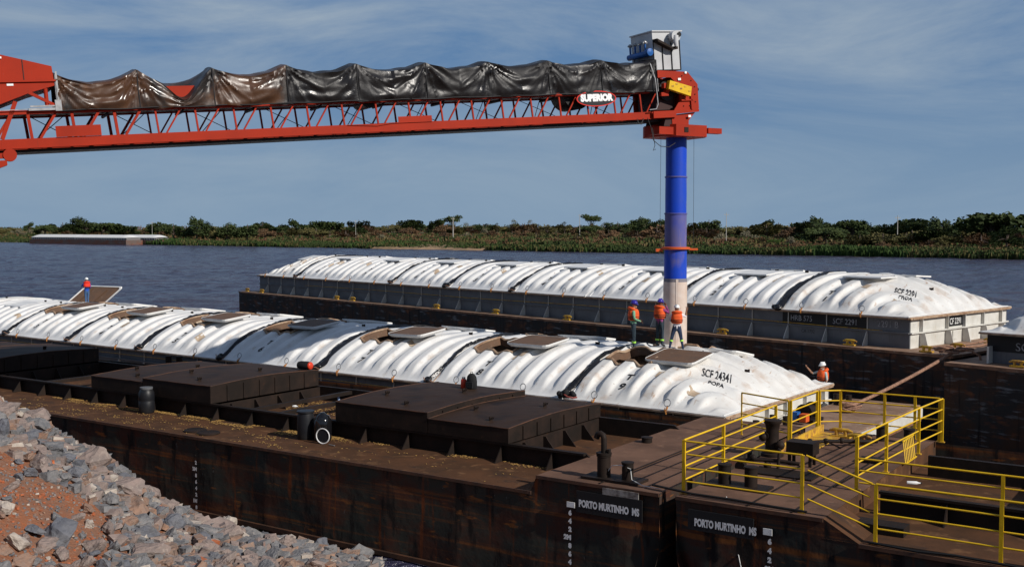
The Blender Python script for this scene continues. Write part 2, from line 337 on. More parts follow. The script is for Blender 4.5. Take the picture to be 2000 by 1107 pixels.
# unseen shore behind and beside the camera, added to block low sky light
def rear_z(x, y):
    z = 7.0*sstep(15, 2, y)+.3*noise.noise(Vector((x*.05, y*.05, 2)))
    if x < -3: z = max(z, min(7.5, -.41*(x+3.35)-1.3)) if y < 26 else z
    return z-.25
mb = MB(); xr_ = [-420+i*12 for i in range(33)]+[-34+i*2 for i in range(36)]+[48+i*12 for i in range(32)]; yr_ = [-300,-200,-140,-90,-60,-40,-25,-15,-8,-3]+[0+i*1.0 for i in range(17)]
n_ = len(yr_); mb.add([(x, y, rear_z(x, y)) for x in xr_ for y in yr_], [(i*n_+j,(i+1)*n_+j,(i+1)*n_+j+1,i*n_+j+1) for i in range(len(xr_)-1) for j in range(n_-1)], True)
tag(mb.build('unseen_shore_ground', mat('unseen_shore_earth', (.20,.12,.07), .95, (.10,.09,.04), .1, .4, .6)), kind='structure')

SE = Vector((-.78, .624, 0)).normalized(); SN = Vector((.624, .78, 0)).normalized(); SO = Vector((0, 424, 0))
def shore_off(s): return 5*noise.noise(Vector((s*.012, 3.1, 0))) + 2.2*noise.noise(Vector((s*.06, 1.1, 0)))
def bank_z(s, t):
    t = t - shore_off(s)
    z = -1 + 2.1*sstep(-6, 6, t) + 1.6*sstep(8, 70, t) + 1.6*sstep(80, 420, t)
    return z + (.5*noise.noise(Vector((s*.02, t*.02, 5))) if t > 4 else 0)
def bank_p(s, t): p = SO + SE*s + SN*t; return Vector((p.x, p.y, bank_z(s, t)))
ss = [-420 + i*9 for i in range(200)] + [1380 + i*60 for i in range(30)]
ts = [-14,-8,-5,-2,0,2,4,7,11,16,24,34,46,60,80,110,150,200,260,340,440,600,900,1400,2200]
mb = MB(); mb.add([bank_p(s, t) for s in ss for t in ts], [(i*len(ts)+j, (i+1)*len(ts)+j, (i+1)*len(ts)+j+1, i*len(ts)+j+1) for i in range(len(ss)-1) for j in range(len(ts)-1)], True)
m_bank = mat('far_bank_ground', (.055,.070,.022), .95, (.14,.085,.04), .02, .45, .6, layers=[((.04,.06,.018), .06, .5, .65, U), ((.22,.14,.08), .03, .63, .7, U)])
tag(mb.build('far_bank', m_bank), kind='structure')

def leafm(name, c, c2): return mat(name, c, .75, c2, .35, .35, .65, spec=.2)
LM = [leafm('dark_green_leaves', (.026,.042,.012), (.045,.060,.016)), leafm('olive_leaves', (.105,.088,.030), (.068,.066,.022)),
      leafm('rusty_brown_leaves', (.14,.075,.038), (.085,.055,.028)), leafm('bright_green_leaves', (.075,.125,.022), (.048,.088,.020)), leafm('pale_flowering_leaves', (.19,.165,.11), (.09,.09,.045))]
M['bark'] = mat('grey_brown_bark', (.12,.09,.07), .9, (.07,.05,.04), 2, .4, .6)
def leaf_cloud(mb, centers, n, size, rnd, flat=.0):
    for _ in range(n):
        c, r = rnd.choice(centers)
        d = Vector((rnd.gauss(0,1), rnd.gauss(0,1), rnd.gauss(0,.8)))
        d = d.normalized() * (rnd.random() ** .45)
        p = Vector(c) + Vector((d.x*r[0], d.y*r[1], d.z*r[2]))
        a = Vector((rnd.gauss(0,1), rnd.gauss(0,1), rnd.gauss(0,1))).normalized(); b = a.orthogonal().normalized()
        k = size*(.5+rnd.random()); a = a*k; b = b*k*.7
        mb.add([p-a-b*.4, p+b, p+a+b*.3, p-b], [(0,3,2,1)])
TREES = []
def make_tree(seed, H, W, leaf, kind):
    rnd = random.Random(seed)
    o = empty('tree', 'tree', 'tree')
    tk = MB(); lean = rnd.uniform(-.5,.5)
    top = Vector((lean, rnd.uniform(-.4,.4), H*.55))
    tk.tube([(0,0,-.5),(lean*.4,0,H*.25),top,(lean*1.3,.2,H*.8)], [W*.045,W*.035,W*.025,W*.01], 6)
    cents = []
    nb = {'round':9,'umbrella':8,'thin':6,'bare':8,'shrub':6}[kind]
    for i in range(nb):
        a = i*2.399+rnd.random(); rr = W*.5*math.sqrt(rnd.uniform(.08,.85))
        if kind == 'umbrella': z = H*rnd.uniform(.74,.9); rad = (W*.26, W*.26, H*.10)
        elif kind == 'thin': z = H*rnd.uniform(.5,.95); rad = (W*.24, W*.24, H*.1)
        elif kind == 'shrub': z = H*rnd.uniform(.2,.7)*(1-.4*rr/W); rad = (W*.27, W*.27, H*.24)
        else: z = H*rnd.uniform(.36,.84)*(1-.35*(rr/(W*.5))**2); rad = (W*rnd.uniform(.18,.26), W*rnd.uniform(.18,.26), H*rnd.uniform(.13,.19))
        p = (rr*math.cos(a), rr*math.sin(a), z); cents.append((p, rad))
        base = Vector((lean*.5, 0, H*rnd.uniform(.2,.45)))
        tk.tube([base, (Vector(p)+base)/2+Vector((0,0,H*.03)), p], [W*.018, W*.013, W*.005], 5)
        if kind == 'bare':
            for q in range(4):
                e = Vector(p)+Vector((rnd.gauss(0,W*.13), rnd.gauss(0,W*.13), rnd.uniform(0,H*.17)))
                tk.tube([p, e], [W*.006, W*.003], 4)
    tk.build('trunk', M['bark'], o)
    lf = MB(); leaf_cloud(lf, cents, {'round':1500,'umbrella':1000,'thin':420,'bare':900,'shrub':700}[kind], W*.040, rnd)
    lf.build('crown', leaf, o, fix=False)
    return o
PROTO = {'dark': [make_tree(1,12,12,LM[0],'round'), make_tree(2,11,14,LM[0],'round'), make_tree(12,13,11,LM[0],'round')],
         'olive': [make_tree(3,9,11,LM[1],'round'), make_tree(4,8,9,LM[1],'round'), make_tree(13,9,12,LM[1],'round')],
         'brown': [make_tree(5,8,9,LM[2],'bare'), make_tree(6,7,10,LM[2],'bare')],
         'umbrella': [make_tree(7,14,11,LM[0],'umbrella')], 'thin': [make_tree(8,12,6,LM[1],'thin')],
         'bright': [make_tree(9,4.5,7,LM[3],'shrub'), make_tree(10,4,5,LM[3],'shrub')], 'pale': [make_tree(11,6,7,LM[4],'shrub')],
         'brownshrub': [make_tree(14,4.5,7,LM[2],'shrub'), make_tree(15,4,8,LM[2],'shrub')], 'darkshrub': [make_tree(16,5,7,LM[0],'shrub')]}
KT = {'dark':('tree','dark green rounded tree'), 'olive':('tree','olive green spreading tree'), 'brown':('tree','rusty brown half bare tree'), 'umbrella':('tree','tall tree with flat topped dark crown'),
      'thin':('tree','tall thin crowned tree'), 'bright':('shrub','bright green low bush'), 'pale':('shrub','pale straw coloured flowering bush'), 'brownshrub':('shrub','dry reddish brown bush'), 'darkshrub':('shrub','dark green low bush')}
used = set()
def zone_of(px):
    if px < 60: return 'at the far left end'
    if px < 330: return 'behind the moored barges'
    if px < 500: return 'just right of the moored barges'
    if px < 700: return 'left of the sandy strip'
    if px < 900: return 'above the sandy strip'
    if px < 1100: return 'right of the tall pole'
    if px < 1300: return 'left of the blue pipe'
    if px < 1420: return 'just right of the blue pipe'
    if px < 1600: return 'right of the thin pale pole'
    if px < 1800: return 'in the right hand wood'
    return 'at the far right end'
def put_tree(kind, px, t, sc, rnd, label=None):
    k = (px-1000)/F
    # the ray's meeting with the line t metres inland
    P0 = SO + SN*t
    # X = kY ; P0 + SE*s
    s = (k*P0.y - P0.x)/(SE.x - k*SE.y)
    lst = PROTO[kind]; src = rnd.choice(lst)
    if src in used: o = copy_tree(src)
    else: o = src; used.add(src)
    o.location = bank_p(s, t) - Vector((0,0,.1)); o.rotation_euler = (0,0,rnd.uniform(0,6.28)); wd = 1.28 if t > 58 else 1.05
    o.scale = (sc*wd*rnd.uniform(.85,1.2), sc*wd*rnd.uniform(.85,1.2), sc*rnd.uniform(.85,1.15))
    nm, lb = KT[kind]; o.name = nm
    row = 'near the water' if t < 45 else ('halfway up' if t < 130 else 'in the back row')
    tag(o, label or (lb+' '+row+' '+zone_of(px)), nm, lb+'s '+row+' '+zone_of(px))
    if label: del o['group']
    return o
rt = random.Random(21)
def zone(a, b, t0, t1, n, kinds, s0, s1):
    for i in range(n):
        px = a+(b-a)*(i+rt.random())/n
        put_tree(rt.choice(kinds), px, rt.uniform(t0,t1), rt.uniform(s0,s1), rt)
zone(-30,340, 60,260, 36, ['olive','brown','dark','pale','olive'], .75,1.1)
zone(130,270, 60,110, 5, ['dark'], 1.0,1.15)
zone(335,490, 22,60, 11, ['dark','dark','olive'], .75,1.0)
zone(490,700, 70,220, 26, ['dark','olive','brown','olive'], .7,1.0)
zone(480,1000, 230,420, 16, ['olive','dark','brown'], .9,1.2)
zone(690,1310, 230,420, 60, ['olive','dark','brown','olive','thin','pale'], .8,1.15)
zone(690,1310, 90,200, 24, ['brown','brownshrub','darkshrub','olive','pale'], .55,.85)
zone(1350,1600, 150,330, 24, ['olive','dark','brown','pale'], .85,1.15)
zone(1560,2040, 60,130, 28, ['dark','dark','olive'], .7,.95)
zone(1660,2040, 30,70, 13, ['dark','olive','brown'], .6,.85)
zone(480,1650, 25,90, 30, ['brownshrub','bright','darkshrub','pale','brownshrub'], .5,.85)
zone(1350,2040, 14,45, 15, ['darkshrub','brownshrub','brown'], .4,.7)
put_tree('umbrella', 885, 210, .98, rt, 'lone flat topped tree rising beside the tall pole on the opposite bank')
put_tree('umbrella', 1155, 260, .95, rt, 'dark umbrella crowned tree rising above the scrub left of the blue pipe')
put_tree('brown', 1025, 200, 1.35, rt, 'largest bare reddish tree above the scrub in the middle of the opposite bank')
put_tree('brown', 1285, 180, 1.4, rt, 'large leafless spreading tree touching the left side of the blue pipe')
put_tree('dark', 1945, 70, 1.12, rt, 'tallest dark round tree at the right edge of the opposite bank')
for lst in PROTO.values():
    for q in lst:
        if q not in used:
            for ch in list(q.children): bpy.data.objects.remove(ch)
            bpy.data.objects.remove(q)
wr = random.Random(77); wm = MB()
for i in range(330):
    px = -60+2130*(i+wr.random())/330; k = (px-1000)/F; t = wr.uniform(400, 540); P0 = SO+SN*t; s_ = (k*P0.y-P0.x)/(SE.x-k*SE.y); q = bank_p(s_, t)
    hh = 6.2+2.6*noise.noise(Vector((s_*.02, 0, 4)))+wr.uniform(-1,1.6); wm.cm = wr.choices(range(3), (4,5,3))[0]
    leaf_cloud(wm, [((q.x, q.y, q.z+hh*.45), (7, 7, hh*.55))], 95, .75, wr)
for i in range(300):
    x = -400+800*(i+wr.random())/300; y = -58-wr.random()*50; hh = wr.uniform(9, 15); wm2 = globals().setdefault('wm2', MB()); wm2.cm = wr.choices(range(3), (5,4,1))[0]
    leaf_cloud(wm2, [((x, y, 6.5+hh*.5), (7, 7, hh*.55))], 130, 1.1, wr)
tag(wm2.build('sky_blocking_wood', [LM[0], LM[1], LM[2]], fix=False), 'unseen wood added behind the camera to block low sky light', 'woodland', kind='stuff')  # tree belt added out of view to darken the sides facing the camera
tag(wm.build('distant_wood', [LM[0], LM[1], LM[2]], fix=False), 'low continuous line of far woodland behind the separate trees', 'woodland', kind='stuff')
# reeds and scrub (nobody could count them)
def clumps(name, n, t0, t1, h, w, mats, label, seed):
    r = random.Random(seed); mb = MB()
    for _ in range(n):
        px = r.uniform(-80, 2080); k = (px-1000)/F; t = t0+(t1-t0)*r.random()**1.5
        P0 = SO+SN*t; s = (k*P0.y-P0.x)/(SE.x-k*SE.y); p = bank_p(s, t+shore_off(s))
        pn = noise.noise(Vector((p.x*.03, p.y*.03, seed)))
        mb.cm = min(len(mats)-1, max(0, int((pn*1.3+.5+r.uniform(-.25,.25))*len(mats))))
        hh = h*r.uniform(.5,1.2)*(1+pn*.8)
        for q in range(3):
            a = r.uniform(0, PI); d = Vector((math.cos(a), math.sin(a), 0))*w*r.uniform(.5,1); o = Vector((r.uniform(-w,w), r.uniform(-w,w), 0)); l = Vector((r.uniform(-.3,.3), r.uniform(-.3,.3), 0))
            mb.add([p+o-d, p+o+d, p+o+d*.5+l+Vector((0,0,hh*r.uniform(.7,1))), p+o-d*.6+l+Vector((0,0,hh))], [(0,1,2,3)])
    tag(mb.build(name, mats, fix=False), label, 'plants', kind='stuff')
LM_ = None
LM.append(leafm('reddish_scrub', (.13,.062,.030), (.09,.05,.025))); LM.append(leafm('dry_grass', (.17,.12,.055), (.11,.09,.04)))
LM.append(leafm('reed_green', (.040,.075,.016), (.028,.055,.012)))
clumps('waterside_reeds', 17000, 0, 26, 1.45, .42, [LM[0],LM[7],LM[0],LM[1],LM[7]], 'green reeds and water plants lining the opposite bank', 3)
clumps('bank_scrub', 22000, 22, 300, 1.5, .75, [LM[1],LM[5],LM[7],LM[1],LM[6],LM[5],LM[0]], 'mixed green and reddish scrub covering the opposite bank', 9)
sb = MB(); pts = []
for i in range(41):
    px = 745+215*i/40; k = (px-1000)/F; t = 4; P0 = SO+SN*t; s = (k*P0.y-P0.x)/(SE.x-k*SE.y); pts.append(s)
sb.add([SO+SE*s+SN*(t+shore_off(s))+Vector((0,0,z)) for s in pts for t, z in ((-3,-.3),(0,.9),(7,1.9+.2*noise.noise(Vector((s*.1,0,0)))),(12,1.6))], [(i*4+j,(i+1)*4+j,(i+1)*4+j+1,i*4+j+1) for i in range(40) for j in range(3)], True)
tag(sb.build('sandy_strip', mat('bare_sandy_soil', (.34,.22,.13), .95, (.22,.15,.08), .2, .4, .6)), kind='structure')
# poles on the opposite bank
def far_pole(px, t, h, label, rad=.22):
    k = (px-1000)/F; P0 = SO+SN*t; s = (k*P0.y-P0.x)/(SE.x-k*SE.y)
    o = empty('utility_pole', label, 'pole', bank_p(s, t)); o['group'] = 'poles on the opposite bank'
    m = MB(); m.tube([(0,0,-1),(0,0,h)], [rad*1.25, rad*.8], 8); m.build('shaft', M['pole'], o)
    m = MB(); m.box(-.9,.9,-.08,.08,h-.9,h-.72); m.build('crossarm', M['pole'], o)
    for dx in (-.8,0,.8): m = MB(); m.cyl((dx,0,h-.72),.07,.25,6); m.build('insulator', M['pole'], o)
    return o
PO = [far_pole(885,60,11.5,'tall pale concrete pole in front of the flat topped tree',.20), far_pole(1418,55,12.5,'thin pale pole standing alone right of the blue pipe',.13), far_pole(1752,60,11,'slim pole among the dark trees at the right',.16), far_pole(1132,200,14,'dark slender pole left of the blue pipe',.16), far_pole(298,40,11,'slender pole standing behind the moored barges',.11), far_pole(695,90,11,'slender pole left of the sandy strip',.11)]
# ================================================================ near bank: soil and rocks
NBP = [(-40,14.5),(-14,4.15),(-11.4,2.82),(-9.56,1.50),(-8.5,1.10),(-6.96,.72),(-5.2,.42),(-3.3,.02),(10,-3)]
def nb_z(x, y):
    for (x0, z0), (x1, z1) in zip(NBP, NBP[1:]):
        if x0 <= x <= x1: z = z0+(z1-z0)*(x-x0)/(x1-x0); break
    else: z = 14.5
    yc = 29.1 + .10*(-3.5-x)
    if y > yc-1: z -= .75*max(0, y-yc) + .35*sstep(yc-1, yc+.6, y)
    if x > -3.5: z = min(z, -.3)
    return z + .10*noise.noise(Vector((x*.8, y*.8, 0))) + .05*noise.noise(Vector((x*2.5, y*2.5, 1)))
xs = [-26+i*.22 for i in range(118)]; ys = [4+i*.25 for i in range(125)]
mb = MB(); mb.add([(x, y, nb_z(x, y)) for x in xs for y in ys], [(i*125+j,(i+1)*125+j,(i+1)*125+j+1,i*125+j+1) for i in range(117) for j in range(124)], True)
m_soil = mat('red_brown_soil', (.25,.095,.045), .95, (.19,.10,.065), 1.4, .4, .66, layers=[((.27,.17,.12), 9, .56, .7, U), ((.42,.11,.03), 4, .60, .74, U)], bump=.9, bscale=16, boff=.06)
tag(mb.build('near_bank_soil', m_soil), kind='structure')
def rockm(name, a, b, c, vein=(.45,.42,.40)):
    return mat(name, a, .8, b, 2.2, .36, .64, layers=[(c, 3.6, .55, .72, U, 1.5), (vein, 9, .66, .76, (1,1,.4), 2.0), ((.34,.14,.07), 1.7, .62, .78, U)], bump=.9, bscale=7, boff=.05)
RM = [rockm('grey_rock', (.20,.192,.19), (.125,.125,.13), (.27,.24,.22)), rockm('pinkish_rock', (.26,.195,.17), (.18,.145,.13), (.32,.26,.22)), rockm('dark_blue_grey_rock', (.105,.11,.13), (.15,.15,.16), (.08,.08,.09)),
      rockm('pale_cream_rock', (.43,.37,.31), (.34,.29,.25), (.48,.43,.38)), rockm('rusty_brown_rock', (.27,.16,.11), (.21,.15,.12), (.33,.2,.13))]
RN = ['grey','pinkish grey','dark blue grey','pale cream','rusty brown']
def rock_mesh(seed, m):
    r = random.Random(seed); bm = bmesh.new()
    for _ in range(15):
        d = Vector((r.gauss(0,1), r.gauss(0,1), r.gauss(0,1))).normalized()*r.uniform(.42,.56); bm.verts.new((d.x*1.1, d.y*.95, d.z*.78))
    res = bmesh.ops.convex_hull(bm, input=bm.verts)
    bmesh.ops.delete(bm, geom=[g for g in res['geom_interior'] if isinstance(g, bmesh.types.BMVert)], context='VERTS')
    bmesh.ops.subdivide_edges(bm, edges=bm.edges, cuts=3, use_grid_fill=True)
    for v in bm.verts:
        n = noise.noise(v.co*3.1+Vector((seed,0,0)))*.075+noise.noise(v.co*9+Vector((seed,0,0)))*.045
        v.co += v.co.normalized()*n
    bmesh.ops.triangulate(bm, faces=bm.faces)
    me = bpy.data.meshes.new('rock'); bm.to_mesh(me); bm.free(); me.materials.append(m); return me
RMESH = {c: [rock_mesh(c*10+i, RM[c]) for i in range(4)] for c in range(5)}
rr = random.Random(5); placed = []
def put_rock(x, y, size, c, label, grp, sink=.25, rz=None, sc=None):
    o = bpy.data.objects.new('rock', rr.choice(RMESH[c])); COL.objects.link(o)
    o.location = (x, y, nb_z(x, y)+size*(.5-sink)*.8); o.rotation_euler = (rr.uniform(-.5,.5), rr.uniform(-.5,.5), rr.uniform(0,6.28) if rz is None else rz)
    s = sc or (rr.uniform(.9,1.25), rr.uniform(.8,1.1), rr.uniform(.75,1.05)); o.scale = tuple(size*q for q in s)
    tag(o, label, 'rock', grp); placed.append((x, y, size*.5)); return o
def scr(x, y):
    z = nb_z(x, y); return 1000+F*x/y, 445+F*(9-z)/y
def by_px(px, py):   # the bank point seen there
    k = (px-1000)/F; Y = 12.0
    while Y < 40:
        if scr(k*Y, Y)[1] <= py: break
        Y += .03
    return k*Y, Y
for px, py, size, c, lb in ((105,1060,1.0,2,'largest dark grey boulder lying alone on the red soil'), (172,915,.95,1,'big squared brownish block standing out of the upper rocks'), (158,965,.5,3,'smooth pale cream rock just below the big squared block'),
    (55,860,.5,2,'dark blue rock near the top left of the rock pile'), (110,945,.5,0,'white veined round rock left of the pale cream rock'), (343,990,.52,3,'pointed pale rock at the edge beside the white depth marks'),
    (300,1010,.45,2,'dark angular rock left of the pointed pale rock'), (255,1010,.85,4,'wide brown rock with a rusty cavity in the middle of the slope'), (20,1075,.55,3,'pale flat rock in the bottom left corner'), (610,1075,.75,0,'large veined grey rock by the hull near the bottom of the slope'),
    (165,1035,.32,3,'small yellowish cream rock in the red soil strip'), (275,1060,.7,2,'dark grey cracked rock among the lower middle rocks'), (130,900,.45,1,'pinkish rock left of the big squared block')):
    x, y = by_px(px, py); o = put_rock(x, y, size, c, lb, None, .3)
big = len(placed)
cand = 0; n = 0
def where(px, py):
    e = 775+.449*px
    if py < e+45: a = 'on the crest against the dark hull'
    elif py > 1040: a = 'along the bottom edge of the photo'
    elif px < 130: a = 'in the red soil at the left'
    elif px < 280: a = 'on the upper middle slope'
    elif px < 430: a = 'on the middle of the slope'
    else: a = 'on the lower slope towards the water'
    return a
while n < 285 and cand < 30000:
    cand += 1
    x = rr.uniform(-15.5, -2.9); y = rr.uniform(17, 30.3+.1*(-3.5-x)); px, py = scr(x, y)
    if px < -15 or py > 1130: continue
    e = 775+.449*px
    soil = (px < 205 and py > 885+px*.62 and py < 1085)
    if soil and rr.random() < .93: continue
    size = rr.choice((.36,.42,.5,.56,.66,.78)) * (1.0 if n < 165 else .66)
    if any((x-a)**2+(y-b)**2 < ((size*.5+r)*.74)**2 for a, b, r in placed): continue
    c = rr.choices(range(5), (5,5,1.6,.9,1.3))[0]
    sz = 'large' if size > .55 else ('medium' if size > .35 else 'small')
    w = where(px, py)
    put_rock(x, y, size, c, '%s angular %s rock %s' % (sz, RN[c], w), '%s %s rocks %s' % (sz, RN[c], w)); n += 1
# small broken stone between the rocks
r = random.Random(8); gm = MB()
for _ in range(15000):
    x = r.uniform(-16, -2.9); y = r.uniform(16.5, 30.6+.1*(-3.5-x)); px, py = scr(x, y)
    if px < -20 or py > 1140: continue
    soil = (px < 205 and py > 885+px*.62); s = r.choice((.03,.04,.05,.06,.08) if soil else (.04,.06,.09,.12,.15,.19,.22))
    if soil: s *= .6
    elif r.random() < .35: continue
    gm.cm = r.choices(range(6), (5,4,1,1,2,4 if soil else .25))[0]
    z = nb_z(x, y)+s*.3; c = Vector((x, y, z))
    ry = Matrix.Rotation(r.uniform(0, 6.28), 3, 'Z') @ Matrix.Rotation(r.uniform(-.5, .5), 3, 'X'); ex = (r.uniform(.7,1.2), r.uniform(.55,.95), r.uniform(.4,.75))
    vs = [c+ry @ Vector((ex[0]*a*r.uniform(.55,1), ex[1]*b*r.uniform(.55,1), ex[2]*q*r.uniform(.6,1)))*s for a, b, q in ((-1,-1,-1),(1,-1,-1),(1,1,-1),(-1,1,-1),(-1,-1,1),(1,-1,1),(1,1,1),(-1,1,1))]
    gm.add(vs, [(4,5,6),(4,6,7),(0,1,5),(0,5,4),(1,2,6),(1,6,5),(2,3,7),(2,7,6),(3,0,4),(3,4,7)])
M['red_gravel'] = mat('red_gravel', (.42,.12,.045), .9, (.3,.1,.05), 8, .4, .6)
tag(gm.build('gravel', RM+[M['red_gravel']]), 'small broken stones and red gravel between the rocks on the bank', 'gravel', kind='stuff')
# ================================================================ barges with ribbed covers
W = 9.8; H = 1.5
def sm_abs(x): return math.sqrt(x*x+.01)-.1
def cover_z(x, v, L, end, rp, damp=None):
    """x along the cover 0..L (end side at L when end), v across 0..W, height above the coaming"""
    e = 1.0
    if end:
        a = max(0, L-x); e = 1-(1-min(a/4.6, 1))**2.3
    q = abs(1-2*v/W); g = max(0, 1-q**2.25)
    z = H*g*(e if end else 1)
    if end: z = min(z, H*(g*e)**.92) if g*e > 0 else 0
    vp = min(v, W-v)
    if end:
        a = max(0.0, L-x); r = (a**3.2+vp**3.2)**(1/3.2); ph = r/rp; m = sstep(.12, .75, vp)*sstep(.1, .8, a)
    else:
        ph = x/rp; m = sstep(.12, .75, vp)
    m *= (.62 if end else .34)+(.38 if end else .66)*sstep(W*.5, W*.22, vp)
    m *= sstep(0, .22, x)*(1 if end else sstep(0, .22, L-x))
    s = .5-.5*math.cos(2*PI*ph); s = sstep(.22, .68, s)
    if end and damp: m *= 1-.75*math.exp(-(((x-damp[0])/.8)**4))*math.exp(-(((v-damp[1])/.62)**4))
    # small foot where each rib meets the flange
    m *= 1-.9*math.exp(-(((x-2.1*rp)/.40)**4))*math.exp(-(((v-1.0)/.62)**4))
    return .05+z+(.20 if end else .17)*m*s
def make_cover(L, end, holes, seed):
    """returns a function for the surface and the mesh builder; holes: list of (x0,x1,v0,v1)"""
    rp = L/7.0
    fn = lambda x, v: cover_z(x, v, L, end, rp, (5.0, 2.45))
    nx = 120 if end else 105; nv = 72
    xsn = [L*i/nx for i in range(nx+1)]; vsn = [-.12]+[W*j/nv for j in range(nv+1)]+[W+.12]
    mb = MB()
    pts = [(x, v, fn(x, min(max(v,0),W)) + .02*noise.noise(Vector((x*.7+seed, v*.7, 0)))) for x in xsn for v in vsn]
    n = len(vsn); fs = []
    def surf(x, v):
        fi = max(0, min(nx-1e-6, x/L*nx)); i = int(fi); fj = max(1, min(nv+.999, v/W*nv+1)); j = int(fj); a = fi-i; b = fj-j
        z = lambda p, q: pts[p*n+q][2]
        return (z(i,j)*(1-a)+z(i+1,j)*a)*(1-b)+(z(i,j+1)*(1-a)+z(i+1,j+1)*a)*b
    for i in range(nx):
        for j in range(n-1):
            xc = (xsn[i]+xsn[i+1])/2; vc = (vsn[j]+vsn[j+1])/2
            if any(a < xc < b and c < vc < d for a, b, c, d in holes): continue
            fs.append((i*n+j, (i+1)*n+j, (i+1)*n+j+1, i*n+j+1))
    mb.add(pts, fs, True)
    # turned-down flange all round
    ring = [(x, -.12) for x in xsn]+[(L, v) for v in vsn[1:]]+[(x, W+.12) for x in xsn[::-1][1:]]+[(0, v) for v in vsn[::-1][1:-1]]
    zz = [fn(x, min(max(v,0),W)) for x, v in ring]
    b = len(mb.v); k = len(ring)
    mb.add([(x, v, z) for (x, v), z in zip(ring, zz)]+[(x, v, max(z-.09 if 0<x<L else z-.12, -.0)) for (x, v), z in zip(ring, zz)], [(i, (i+1)%k, k+(i+1)%k, k+i) for i in range(k)])
    mb.surf = surf
    return fn, mb
def strip_on(fn, pts, w, mat_, name, parent, lift=.02, lump=0, seed=0, n=6):
    """a ribbon or rope of half-tube section following surface points"""
    mb = MB(); r = random.Random(seed); P = [Vector((x, v, fn(x, min(max(v, 0), W))+lift)) for x, v in pts]
    mb.tube(P, [w*(1+lump*r.uniform(-.5,.6)) for _ in P], n); return mb.build(name, mat_, parent)
